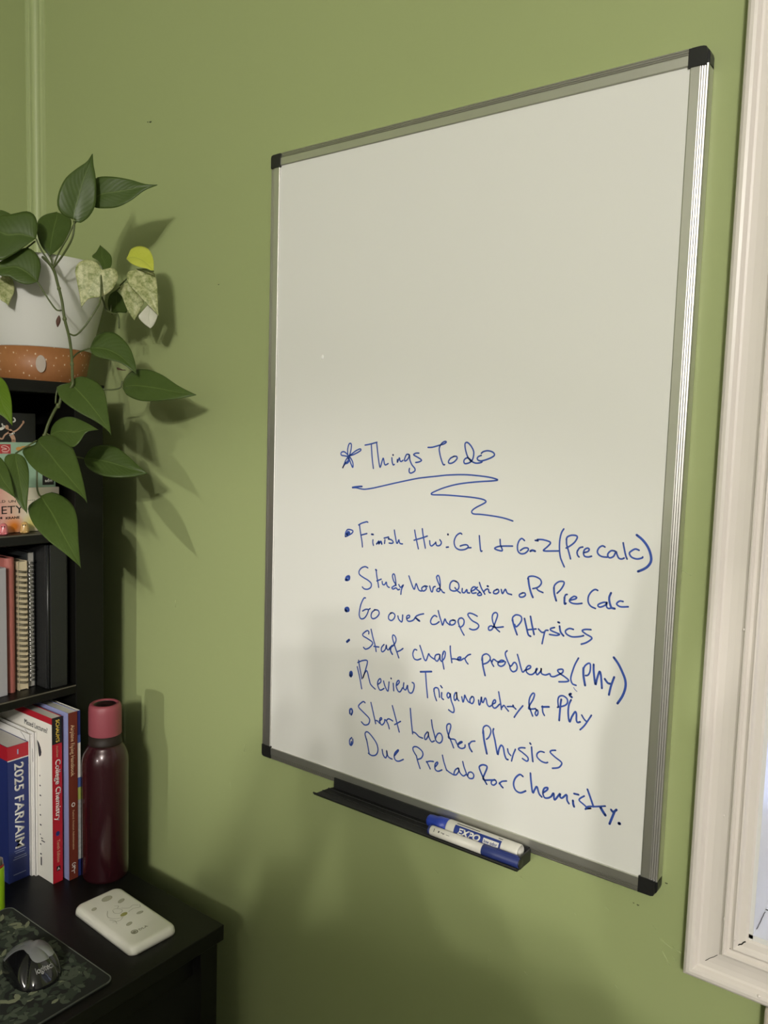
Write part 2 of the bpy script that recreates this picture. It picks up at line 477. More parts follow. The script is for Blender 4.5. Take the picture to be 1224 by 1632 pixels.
    'start_chapter': """3.6 163.9,209.5 167.8,212.9
2.0 202.2,227.4 202.1,230.6 198.9,231.3 192.6,226.4 192.2,223.1 200.1,220.5 208.2,217.4 209.1,214.3 203.7,208.2 197.4,205.1 193.7,207.0
2.0 206.0,234.5 209.6,223.5 214.0,212.6 215.8,205.2
2.0 211.6,211.6 220.3,212.2
2.0 228.8,217.2 225.0,212.7 224.8,207.5 227.6,207.2 231.4,211.3 232.7,217.3 233.7,212.4 236.1,210.9
2.5 237.6,212.4 240.5,216.2 239.9,211.0 243.2,206.5
2.0 240.5,215.5 245.8,219.7
2.0 254.1,203.5 250.7,210.4 245.7,220.9 242.6,229.2 243.7,233.0 247.2,231.3 248.6,226.5 245.8,220.3 241.2,217.6
2.0 251.5,211.6 255.9,213.9 260.4,217.5
2.0 282.7,219.5 279.0,219.4 276.6,213.4 278.7,207.5 284.0,206.4 289.7,209.2
2.0 287.3,226.5 290.8,219.1 294.8,210.0 297.8,208.3 300.4,214.7 301.7,218.1 304.0,215.4 308.4,213.2 311.3,212.5
2.0 317.4,220.4 312.5,218.2 311.3,213.1 315.0,210.7 318.3,215.7 318.8,220.6 319.8,213.5 322.0,211.7
2.0 323.6,224.0 322.5,216.5 324.3,208.3 325.9,202.5
2.0 323.7,221.5 324.9,225.7 327.1,224.0 326.0,217.1 322.0,211.7
2.0 334.1,234.2 334.7,226.5 337.4,213.1
2.0 336.5,217.8 341.9,218.8 346.1,218.8 350.1,221.0 350.0,222.8 346.6,221.5 345.8,218.4 350.2,218.6 355.5,222.0 358.4,218.4 361.2,216.0
2.0 356.8,222.9 360.7,227.2 364.4,229.0
2.4 381.3,228.1 382.4,218.9 386.3,206.2
2.0 380.8,224.5 381.8,230.6 386.9,233.8 391.6,231.8 392.4,227.9 388.8,223.1 383.0,220.0
2.0 393.4,227.0 395.3,223.2 397.8,220.1
2.0 395.2,225.3 397.3,229.0 402.0,227.1 404.3,227.2
2.0 404.3,226.5 409.4,228.0 412.1,229.6 408.1,229.8 404.0,226.5 403.9,223.3 407.9,222.1 412.3,225.0 413.8,228.9
2.0 415.4,243.0 413.3,240.5 413.4,237.0 416.6,230.4 419.6,225.4 420.9,221.1 424.4,218.7 428.7,221.1 429.8,225.9 427.7,230.0 425.0,230.0 421.8,225.3 419.6,225.4
2.0 429.4,241.0 431.9,234.4 435.2,224.9 437.5,220.8 440.7,224.0 441.7,224.2 447.0,227.7 447.4,230.3 444.2,229.7 441.7,225.7 443.0,221.4 447.4,219.8 451.6,221.6 455.6,227.0 456.1,229.0 454.6,227.2 455.3,222.9 457.0,221.7 461.0,227.0 461.3,230.6 461.6,225.2 463.3,223.5 467.5,223.4 472.6,225.9 473.8,223.5 478.0,223.5 484.0,227.2 488.5,230.6 488.8,234.1 485.2,233.8 482.2,231.8 485.0,228.9 491.3,226.2 496.6,222.9 493.6,220.7 484.5,218.7
2.0 507.1,251.3 503.1,242.6 500.1,232.3 499.0,225.2 501.3,219.9 505.9,218.9
0.8 503.0,215.8 504.7,213.8 507.3,211.9
2.7 513.7,240.8 514.2,232.2 516.7,221.2
2.0 513.3,238.3 515.5,244.0 519.7,247.7 521.8,246.2 521.7,238.5 519.5,233.8 516.6,232.7
2.5 525.6,247.4 526.1,239.4 528.9,224.7 530.4,231.7 532.8,240.3 534.4,238.2 535.8,230.0 536.8,222.1
2.5 539.5,233.4 543.1,229.6 546.0,229.2
2.5 550.2,237.7 547.8,229.6 546.3,222.7 545.3,216.3
2.8 548.5,259.9 554.1,253.5 559.2,245.1 563.0,236.6 563.5,228.2 560.8,218.3 555.7,208.7""",
    'review': """3.8 171.1,162.3 171.5,166.4 173.6,167.8 174.1,164.3 172.5,161.7
2.0 183.6,177.4 188.2,163.8 192.5,147.9
2.0 185.7,187.1 187.7,178.2 192.3,162.1
2.0 184.2,183.5 191.5,187.5 199.5,189.7 201.2,186.8 198.4,176.4 193.9,163.0 196.9,170.9 200.8,174.9 204.4,165.9 207.9,157.4 216.1,152.4
2.0 220.6,160.1 225.2,164.3 224.6,168.7 221.2,166.1 219.8,160.0 223.2,153.5 226.4,153.3 231.0,156.5
2.0 229.9,166.6 232.5,160.0 237.4,154.0 238.7,160.1 239.2,167.2
2.0 246.2,166.8 247.4,156.8
2.4 242.3,173.0 242.6,172.6
2.0 252.4,165.5 256.1,170.1 255.2,172.7 252.3,170.0 251.3,164.0 254.3,158.3 258.1,157.8 261.7,163.7
2.0 263.7,171.1 263.2,164.0 267.0,162.3 269.8,169.2 270.4,164.3 273.2,159.8 277.6,160.8 280.3,167.7 280.1,173.3 277.1,174.5
2.5 289.7,191.5 307.0,195.3
2.0 297.7,192.5 299.5,178.0 302.3,159.3
2.0 311.5,173.1 313.3,164.8 316.4,158.4
2.0 311.7,170.0 312.9,174.6 317.2,175.5 319.4,172.3 320.8,164.0
2.0 323.8,170.8 324.0,164.1 326.9,162.3
2.0 321.7,179.5 324.2,177.3
2.0 336.2,171.7 333.6,172.8 331.9,169.2 333.9,165.8 336.3,169.1 336.8,172.4 338.4,164.1 341.8,157.3 343.5,152.3 342.7,148.9 339.7,148.7 335.2,150.6
2.0 346.5,175.6 344.1,174.5 342.5,169.3 343.9,164.8 346.8,169.2 345.9,176.0 347.4,168.3 350.0,165.8
2.0 354.0,171.9 356.1,165.4 357.7,170.5 358.3,175.0 360.7,171.2 363.9,167.7 366.3,167.1
2.0 368.9,175.2 366.1,171.3 366.9,167.3 369.9,166.7 372.1,171.6 370.7,175.5 368.3,175.2
2.0 378.5,173.0 379.4,167.4 381.1,168.9 382.4,178.1 383.2,173.0 385.1,171.4 387.7,177.7 389.6,175.5 391.0,170.6 394.0,168.3 397.9,171.1
2.0 398.4,172.3 402.3,175.2 402.2,178.3 399.9,177.3 398.2,172.2 399.8,168.4 403.2,168.7 408.1,174.4
2.0 406.2,189.6 407.6,183.7 409.8,174.8 411.0,168.4
2.0 411.6,171.1 414.3,174.3 417.3,171.4 420.8,168.6
2.0 418.9,173.8 426.1,175.4 430.6,173.4
2.4 426.6,177.1 427.2,175.7
2.0 439.7,179.6 434.6,172.3 430.5,165.7 428.9,162.7
2.0 453.3,170.0 450.3,175.9 447.7,183.4 448.4,191.6 451.9,197.7 454.3,197.0 452.8,190.6 448.8,182.6 447.5,177.8 451.8,178.3 456.6,179.9
2.0 458.2,178.7 456.3,174.2 458.1,171.6 460.0,175.1 459.3,178.5 457.2,178.5
2.0 465.2,185.0 466.0,178.2 468.4,174.3
2.5 464.7,183.9 473.6,186.0
2.5 488.6,198.3 487.9,191.2 487.3,172.8
2.0 485.4,189.6 484.5,196.4 485.8,201.1 490.4,203.1 495.6,200.8 496.4,196.1 493.0,191.9 484.4,187.9
2.3 500.7,200.5 498.5,194.6 497.9,186.6 498.9,178.0 500.6,174.3 502.8,180.9 506.5,187.6 508.1,185.1 508.5,178.3 510.1,175.8 513.1,177.2
2.6 498.2,206.3 500.3,207.9 498.9,205.4 501.5,203.9
2.0 514.6,185.6 517.8,181.5 520.9,179.3
2.0 526.2,188.1 522.8,181.7 518.3,173.8 513.6,168.0""",
    'start_lab': """2.8 172.6,107.6 172.4,113.0 175.4,115.0 177.1,111.4 175.1,106.5
2.0 199.2,129.3 195.9,130.3 189.5,124.9 188.0,120.5 195.6,115.7 205.5,110.1 208.1,106.1 205.9,100.3 199.4,97.6 193.6,100.6
2.0 209.3,132.0 213.2,120.4 218.6,104.0
2.0 218.5,108.5 221.7,108.6 225.0,106.2
2.0 224.8,109.4 228.7,112.9 227.8,114.7 225.5,112.2 226.5,106.5 229.8,105.0 233.5,109.5 234.2,113.6 239.0,109.6 242.1,102.5
2.0 236.6,112.6 240.4,116.1 247.4,114.8
2.0 245.9,135.7 251.0,122.7 258.7,102.1
2.0 250.7,110.4 260.4,117.3
2.0 275.5,138.6 277.6,122.7 280.6,105.0
2.0 280.5,107.5 285.0,107.3 291.0,103.8 297.0,103.2
2.0 303.9,113.5 300.2,108.1 300.0,103.0 302.4,103.1 305.4,108.8 305.2,113.8 306.7,107.0 310.8,101.9 315.2,104.1
2.0 309.6,131.0 311.2,122.5 314.9,112.3 317.0,106.2
2.0 316.4,107.2 319.9,114.7 324.3,116.3 327.3,112.2 326.6,106.5 322.9,103.1 318.4,104.4 316.4,107.2
2.0 344.9,102.4 340.8,110.1 336.1,117.7 333.3,125.7 334.3,130.8 338.0,132.5 339.4,129.3 337.8,122.4 336.3,114.4 340.1,113.2 346.3,113.7 348.9,110.0 352.8,105.6
2.0 351.4,108.5 357.3,113.2 354.9,113.1 351.4,109.5 351.5,105.8 356.5,104.6 361.3,107.2 361.7,110.6
2.5 367.0,113.6 368.5,108.6 372.0,104.6
2.0 367.1,112.0 370.5,117.1 375.8,119.2
2.8 386.9,135.6 388.6,124.4 393.4,107.6
2.0 386.4,132.3 387.2,139.9 391.8,143.4 396.5,141.2 397.7,136.2 395.3,129.3 392.0,125.8
2.3 401.5,141.6 400.8,137.5 404.0,127.2 408.5,110.5 410.0,117.5 412.7,123.3 415.9,121.3 418.1,113.0 420.7,108.2 423.1,107.9
2.0 421.9,121.2 423.3,116.6 426.7,114.0
2.0 432.5,123.4 429.9,116.1 428.0,107.4
2.0 445.2,128.4 439.4,127.2 436.6,124.5 442.6,121.7 449.2,118.0 450.0,114.4 447.7,112.7 442.4,114.5
2.3 453.7,131.7 454.7,123.8 456.3,114.5
2.4 451.4,136.0 452.4,135.1
2.0 470.4,129.6 465.3,129.3 461.5,125.6 461.7,121.4 467.0,117.9 472.7,117.3 475.5,118.6
2.0 484.7,135.8 479.7,134.2 478.2,131.6 484.5,127.5 491.9,124.1 493.2,121.3 489.6,116.1 481.9,113.1""",
    'due': """2.0 177.1,73.8 173.5,69.5 173.7,63.5 176.6,62.2 179.3,67.0 178.8,72.2
2.4 176.9,67.7 176.0,64.1
2.0 203.4,78.5 206.2,68.6 209.0,58.0
2.0 207.3,58.9 213.9,57.3 221.0,60.5 223.9,67.9 221.2,76.4 213.7,83.7 206.3,88.5 202.2,88.1 200.7,84.4 203.4,77.1
2.0 231.0,70.4 232.9,63.7 236.9,60.2 239.2,64.1 238.6,71.1 240.7,64.5 243.9,62.1 248.3,61.6
2.0 252.3,67.6 258.2,75.6 257.4,76.7 252.9,71.6 251.6,66.1 254.1,61.6 259.5,61.5 267.0,66.1
2.0 287.7,77.0 290.2,70.0 294.3,61.0
2.0 286.9,77.4 282.2,83.2 282.8,87.4 288.7,88.9 296.2,85.6 298.2,81.0 295.2,75.2 289.4,72.1
2.0 304.1,73.2 307.1,69.6 310.3,64.8
2.0 304.1,72.5 309.1,74.9 314.9,76.1
2.0 318.4,70.1 321.8,75.4 320.7,76.9 317.6,73.0 317.9,66.8 322.3,64.9 328.5,68.5
2.0 328.4,88.3 330.9,80.3 335.6,69.8
2.0 335.6,70.4 339.9,68.5 347.0,66.8
2.0 352.7,77.7 348.7,74.1 346.9,68.6 349.7,67.6 353.6,73.0 353.4,77.8 355.7,72.4 360.7,69.5 364.7,72.4
2.0 359.2,88.0 361.5,81.3 366.8,71.2
2.0 367.4,72.0 368.6,76.0 372.6,77.7 376.1,75.0 375.0,70.5 370.3,68.9 366.8,71.2
2.3 395.1,68.4 390.9,73.8 385.1,83.0 383.6,88.0 388.0,91.6 393.3,91.9 394.5,89.2 391.2,79.9 389.5,74.6 391.6,72.8 399.4,75.0 405.8,76.9
2.0 405.8,77.5 402.0,74.6 401.6,70.9 404.9,70.0 408.6,74.1 407.1,77.2
2.4 413.0,75.4 415.1,72.4 417.8,70.6
2.0 412.5,74.0 416.1,78.0 422.4,80.4
2.3 444.2,92.4 439.8,93.6 434.2,87.5 432.1,79.4 435.0,72.7 441.6,71.0 448.7,75.4
2.4 453.9,99.2 455.1,90.1 458.0,76.1 460.6,80.9 463.2,85.0 466.4,77.3 470.1,74.3
2.3 471.9,80.2 476.5,84.9 477.1,87.8 473.0,85.9 471.2,80.0 473.6,74.7 478.4,75.5 482.4,78.7
2.4 482.4,78.7 484.9,83.4 486.0,76.4 488.0,77.1 493.1,85.2 493.3,81.3 496.0,80.8 501.2,86.3 502.2,80.0 504.7,76.6
2.8 509.5,81.6 510.0,77.8 511.2,74.9
2.4 510.4,90.3 515.9,90.7
2.0 522.9,91.2 517.9,86.7 517.4,83.9 522.8,81.0 528.2,78.2 532.1,79.4 525.0,76.3
2.4 526.3,100.2 530.0,92.3 534.5,82.0
2.0 525.1,75.9 528.1,80.1 537.0,82.8 548.4,86.9
3.4 542.8,83.9 545.5,80.3 549.0,76.3
2.8 555.5,84.7 558.1,82.9 561.6,86.6
2.8 559.3,83.3 554.5,67.8
3.8 565.4,71.7 565.9,71.8""",
}
LEAVES = [   # kind, facing, fold, left and right outline from stalk to tip (metres)
    ('green', (0.816,-0.578,-0.022), 0.10,
     [(-0.2422,-0.1800,1.7894),(-0.2509,-0.1924,1.7943),(-0.2547,-0.1983,1.8053),(-0.2534,-0.1971,1.8238),(-0.2475,-0.1897,1.8457),(-0.2376,-0.1764,1.8633),(-0.2300,-0.1661,1.8741),(-0.2253,-0.1600,1.8868)],
     [(-0.2422,-0.1800,1.7894),(-0.2379,-0.1737,1.7844),(-0.2303,-0.1633,1.7943),(-0.2247,-0.1561,1.8111),(-0.2233,-0.1548,1.8298),(-0.2234,-0.1559,1.8534),(-0.2249,-0.1588,1.8713),(-0.2253,-0.1600,1.8868)]),
    ('green', (0.553,-0.828,0.088), 0.08,
     [(-0.2456,-0.1500,1.8263),(-0.2447,-0.1474,1.8457),(-0.2398,-0.1428,1.8574),(-0.2223,-0.1309,1.8593),(-0.1986,-0.1153,1.8569),(-0.1795,-0.1031,1.8517),(-0.1643,-0.0930,1.8512)],
     [(-0.2456,-0.1500,1.8263),(-0.2400,-0.1475,1.8140),(-0.2257,-0.1382,1.8123),(-0.2095,-0.1271,1.8146),(-0.1938,-0.1156,1.8245),(-0.1787,-0.1037,1.8413),(-0.1643,-0.0930,1.8512)]),
    ('green', (0.766,-0.592,0.251), 0.10,
     [(-0.3019,-0.2050,1.7634),(-0.3045,-0.2004,1.7823),(-0.3103,-0.2013,1.7977),(-0.3178,-0.2086,1.8032),(-0.3249,-0.2192,1.8001),(-0.3319,-0.2296,1.7968),(-0.3390,-0.2400,1.7940),(-0.3491,-0.2600,1.7775)],
     [(-0.3019,-0.2050,1.7634),(-0.3098,-0.2225,1.7460),(-0.3162,-0.2362,1.7333),(-0.3233,-0.2494,1.7242),(-0.3310,-0.2563,1.7311),(-0.3491,-0.2600,1.7775)]),
    ('green', (0.156,-0.973,0.171), 0.05,
     [(-0.3908,-0.2300,1.7895),(-0.3813,-0.2261,1.8029),(-0.3704,-0.2232,1.8098),(-0.3527,-0.2212,1.8051),(-0.3365,-0.2200,1.7969)],
     [(-0.3908,-0.2300,1.7895),(-0.3729,-0.2279,1.7849),(-0.3559,-0.2255,1.7833),(-0.3446,-0.2229,1.7879),(-0.3365,-0.2200,1.7969)]),
    ('green', (0.814,-0.460,0.355), 0.12,
     [(-0.3151,-0.1750,1.7450),(-0.3252,-0.1826,1.7584),(-0.3350,-0.1842,1.7786),(-0.3413,-0.1788,1.8000),(-0.3405,-0.1669,1.8138),(-0.3348,-0.1500,1.8226)],
     [(-0.3151,-0.1750,1.7450),(-0.3130,-0.1607,1.7586),(-0.3138,-0.1443,1.7817),(-0.3185,-0.1355,1.8039),(-0.3246,-0.1373,1.8156),(-0.3348,-0.1500,1.8226)]),
    ('green', (0.799,-0.535,0.274), 0.12,
     [(-0.2981,-0.2050,1.6995),(-0.3013,-0.1979,1.7228),(-0.3078,-0.1989,1.7396),(-0.3181,-0.2091,1.7502),(-0.3260,-0.2251,1.7419),(-0.3336,-0.2439,1.7270),(-0.3403,-0.2600,1.7154)],
     [(-0.2981,-0.2050,1.6995),(-0.3045,-0.2175,1.6939),(-0.3136,-0.2296,1.6968),(-0.3209,-0.2369,1.7037),(-0.3280,-0.2472,1.7045),(-0.3403,-0.2600,1.7154)]),
    ('variegated', (0.830,-0.456,0.321), 0.08,
     [(-0.3642,-0.2250,1.7117),(-0.3629,-0.2346,1.6948),(-0.3547,-0.2335,1.6750),(-0.3495,-0.2277,1.6700),(-0.3465,-0.2250,1.6661)],
     [(-0.3642,-0.2250,1.7117),(-0.3608,-0.2181,1.7125),(-0.3547,-0.2127,1.7046),(-0.3491,-0.2137,1.6887),(-0.3478,-0.2198,1.6766),(-0.3465,-0.2250,1.6661)]),
    ('variegated', (0.781,-0.619,0.083), 0.10,
     [(-0.2181,-0.1500,1.7152),(-0.2222,-0.1534,1.7284),(-0.2306,-0.1634,1.7328),(-0.2383,-0.1738,1.7276),(-0.2411,-0.1788,1.7163),(-0.2389,-0.1781,1.7015),(-0.2351,-0.1762,1.6800),(-0.2323,-0.1750,1.6624)],
     [(-0.2181,-0.1500,1.7152),(-0.2121,-0.1414,1.7229),(-0.2054,-0.1333,1.7210),(-0.2030,-0.1318,1.7088),(-0.2067,-0.1388,1.6917),(-0.2157,-0.1518,1.6795),(-0.2267,-0.1662,1.6754),(-0.2323,-0.1750,1.6624)]),
    ('green', (0.671,-0.474,0.570), 0.08,
     [(-0.2429,-0.1300,1.7238),(-0.2555,-0.1295,1.7390),(-0.2652,-0.1349,1.7459),(-0.2677,-0.1261,1.7563),(-0.2730,-0.1150,1.7717)],
     [(-0.2429,-0.1300,1.7238),(-0.2409,-0.1183,1.7313),(-0.2494,-0.1107,1.7475),(-0.2603,-0.1115,1.7597),(-0.2730,-0.1150,1.7717)]),
    ('yellow', (0.382,-0.759,0.528), 0.15,
     [(-0.1667,-0.0950,1.7213),(-0.1780,-0.0864,1.7418),(-0.1929,-0.0827,1.7580),(-0.2112,-0.0861,1.7663),(-0.2232,-0.0943,1.7632),(-0.2226,-0.1007,1.7535),(-0.2222,-0.1050,1.7471)],
     [(-0.1667,-0.0950,1.7213),(-0.1779,-0.0973,1.7261),(-0.1932,-0.1027,1.7294),(-0.2076,-0.1055,1.7358),(-0.2222,-0.1050,1.7471)]),
    ('variegated', (0.771,-0.572,0.281), 0.15,
     [(-0.2019,-0.0980,1.7289),(-0.2089,-0.1112,1.7211),(-0.2040,-0.1131,1.7038),(-0.1936,-0.1057,1.6903),(-0.1824,-0.0972,1.6770),(-0.1670,-0.0850,1.6596)],
     [(-0.2019,-0.0980,1.7289),(-0.1930,-0.0860,1.7290),(-0.1848,-0.0785,1.7218),(-0.1788,-0.0789,1.7045),(-0.1729,-0.0823,1.6813),(-0.1670,-0.0850,1.6596)]),
    ('pale', (0.821,-0.571,0.015), 0.10,
     [(-0.1958,-0.0820,1.6774),(-0.2011,-0.0900,1.6654),(-0.2041,-0.0945,1.6566),(-0.1993,-0.0879,1.6473),(-0.1937,-0.0800,1.6409)],
     [(-0.1958,-0.0820,1.6774),(-0.1886,-0.0719,1.6699),(-0.1877,-0.0708,1.6615),(-0.1906,-0.0754,1.6470),(-0.1937,-0.0800,1.6409)]),
    ('variegated', (0.831,-0.545,0.111), 0.10,
     [(-0.2176,-0.1050,1.7077),(-0.2223,-0.1133,1.7026),(-0.2213,-0.1140,1.6913),(-0.2138,-0.1077,1.6666),(-0.2068,-0.1000,1.6518)],
     [(-0.2176,-0.1050,1.7077),(-0.2105,-0.0967,1.6959),(-0.2018,-0.0861,1.6829),(-0.2035,-0.0916,1.6681),(-0.2068,-0.1000,1.6518)]),
    ('green', (0.611,-0.612,-0.502), 0.10,
     [(-0.2316,-0.1150,1.6961),(-0.2417,-0.1195,1.6893),(-0.2513,-0.1162,1.6736),(-0.2536,-0.1080,1.6607)],
     [(-0.2316,-0.1150,1.6961),(-0.2291,-0.1035,1.6851),(-0.2337,-0.0934,1.6671),(-0.2446,-0.1026,1.6652),(-0.2536,-0.1080,1.6607)]),
    ('green', (0.587,-0.673,0.451), 0.15,
     [(-0.2496,-0.1500,1.6048),(-0.2508,-0.1379,1.6243),(-0.2411,-0.1250,1.6310),(-0.2268,-0.1151,1.6272),(-0.2070,-0.1093,1.6101),(-0.1910,-0.1108,1.5870),(-0.1830,-0.1150,1.5702)],
     [(-0.2496,-0.1500,1.6048),(-0.2395,-0.1488,1.5934),(-0.2248,-0.1395,1.5882),(-0.2087,-0.1279,1.5846),(-0.1929,-0.1194,1.5765),(-0.1830,-0.1150,1.5702)]),
    ('green', (0.263,-0.856,0.446), 0.12,
     [(-0.2223,-0.1100,1.5483),(-0.2267,-0.1052,1.5601),(-0.2170,-0.0952,1.5735),(-0.1916,-0.0866,1.5750),(-0.1622,-0.0814,1.5677),(-0.1300,-0.0790,1.5533),(-0.0972,-0.0750,1.5416)],
     [(-0.2223,-0.1100,1.5483),(-0.2075,-0.1122,1.5352),(-0.1806,-0.1083,1.5268),(-0.1517,-0.0997,1.5264),(-0.1230,-0.0880,1.5319),(-0.0972,-0.0750,1.5416)]),
    ('green', (0.564,-0.565,0.602), 0.10,
     [(-0.2157,-0.2050,1.5483),(-0.2239,-0.2194,1.5424),(-0.2146,-0.2238,1.5295),(-0.2005,-0.2230,1.5171),(-0.1792,-0.2145,1.5051),(-0.1581,-0.2033,1.4958),(-0.1419,-0.1972,1.4864),(-0.1308,-0.1950,1.4780)],
     [(-0.2157,-0.2050,1.5483),(-0.2129,-0.1926,1.5572),(-0.2016,-0.1828,1.5560),(-0.1857,-0.1761,1.5473),(-0.1699,-0.1766,1.5320),(-0.1512,-0.1851,1.5065),(-0.1308,-0.1950,1.4780)]),
    ('green', (0.159,-0.905,0.394), 0.14,
     [(-0.2362,-0.2250,1.4714),(-0.2379,-0.2197,1.4842),(-0.2259,-0.2130,1.4948),(-0.2030,-0.2077,1.4977),(-0.1759,-0.2056,1.4918),(-0.1522,-0.2050,1.4835)],
     [(-0.2362,-0.2250,1.4714),(-0.2178,-0.2238,1.4668),(-0.1920,-0.2233,1.4575),(-0.1786,-0.2221,1.4549),(-0.1711,-0.2172,1.4631),(-0.1688,-0.2103,1.4782),(-0.1522,-0.2050,1.4835)]),
    ('green', (0.304,-0.489,0.817), 0.10,
     [(-0.2432,-0.2400,1.4629),(-0.2378,-0.2526,1.4534),(-0.2416,-0.2636,1.4482),(-0.2125,-0.2725,1.4321),(-0.1815,-0.2750,1.4190),(-0.1460,-0.2680,1.4100),(-0.1147,-0.2616,1.4022),(-0.0912,-0.2620,1.3932)],
     [(-0.2432,-0.2400,1.4629),(-0.2428,-0.2280,1.4700),(-0.2222,-0.2183,1.4681),(-0.1909,-0.2185,1.4563),(-0.1530,-0.2317,1.4343),(-0.1185,-0.2473,1.4121),(-0.0912,-0.2620,1.3932)]),
    ('green', (0.535,-0.698,0.476), 0.12,
     [(-0.2511,-0.1600,1.4362),(-0.2496,-0.1488,1.4511),(-0.2393,-0.1373,1.4564),(-0.2215,-0.1246,1.4548),(-0.2013,-0.1169,1.4434),(-0.1854,-0.1125,1.4319),(-0.1669,-0.1070,1.4193)],
     [(-0.2511,-0.1600,1.4362),(-0.2406,-0.1608,1.4233),(-0.2233,-0.1543,1.4133),(-0.2043,-0.1429,1.4087),(-0.1842,-0.1260,1.4108),(-0.1669,-0.1070,1.4193)]),
    ('green', (0.756,-0.431,0.493), 0.14,
     [(-0.2399,-0.2750,1.4445),(-0.2441,-0.2855,1.4419),(-0.2404,-0.2914,1.4310),(-0.2226,-0.2926,1.4026),(-0.2068,-0.2916,1.3793),(-0.1940,-0.2850,1.3654)],
     [(-0.2399,-0.2750,1.4445),(-0.2314,-0.2669,1.4386),(-0.2204,-0.2668,1.4218),(-0.2088,-0.2737,1.3980),(-0.2016,-0.2798,1.3816),(-0.1940,-0.2850,1.3654)]),
    ('green', (0.609,-0.448,0.654), 0.10,
     [(-0.2547,-0.3000,1.4403),(-0.2454,-0.3150,1.4213),(-0.2262,-0.3155,1.4031),(-0.2133,-0.3077,1.3964),(-0.1981,-0.3000,1.3875)],
     [(-0.2547,-0.3000,1.4403),(-0.2481,-0.2935,1.4386),(-0.2335,-0.2914,1.4264),(-0.2162,-0.2948,1.4079),(-0.1981,-0.3000,1.3875)]),
    ('green', (0.461,-0.456,0.761), 0.12,
     [(-0.2183,-0.2500,1.3836),(-0.2175,-0.2677,1.3725),(-0.2066,-0.2753,1.3614),(-0.1829,-0.2801,1.3442),(-0.1565,-0.2778,1.3296),(-0.1297,-0.2710,1.3174),(-0.0990,-0.2650,1.3024)],
     [(-0.2183,-0.2500,1.3836),(-0.2124,-0.2359,1.3885),(-0.1943,-0.2279,1.3823),(-0.1745,-0.2266,1.3711),(-0.1525,-0.2339,1.3535),(-0.1259,-0.2497,1.3279),(-0.0990,-0.2650,1.3024)]),
    ('bright', (0.722,-0.448,0.527), 0.08,
     [(-0.2754,-0.2850,1.5485),(-0.2689,-0.2987,1.5279),(-0.2535,-0.2996,1.5060),(-0.2414,-0.2912,1.4967),(-0.2299,-0.2850,1.4862)],
     [(-0.2754,-0.2850,1.5485),(-0.2737,-0.2782,1.5519),(-0.2634,-0.2737,1.5417),(-0.2484,-0.2757,1.5194),(-0.2358,-0.2816,1.4972),(-0.2299,-0.2850,1.4862)]),
]
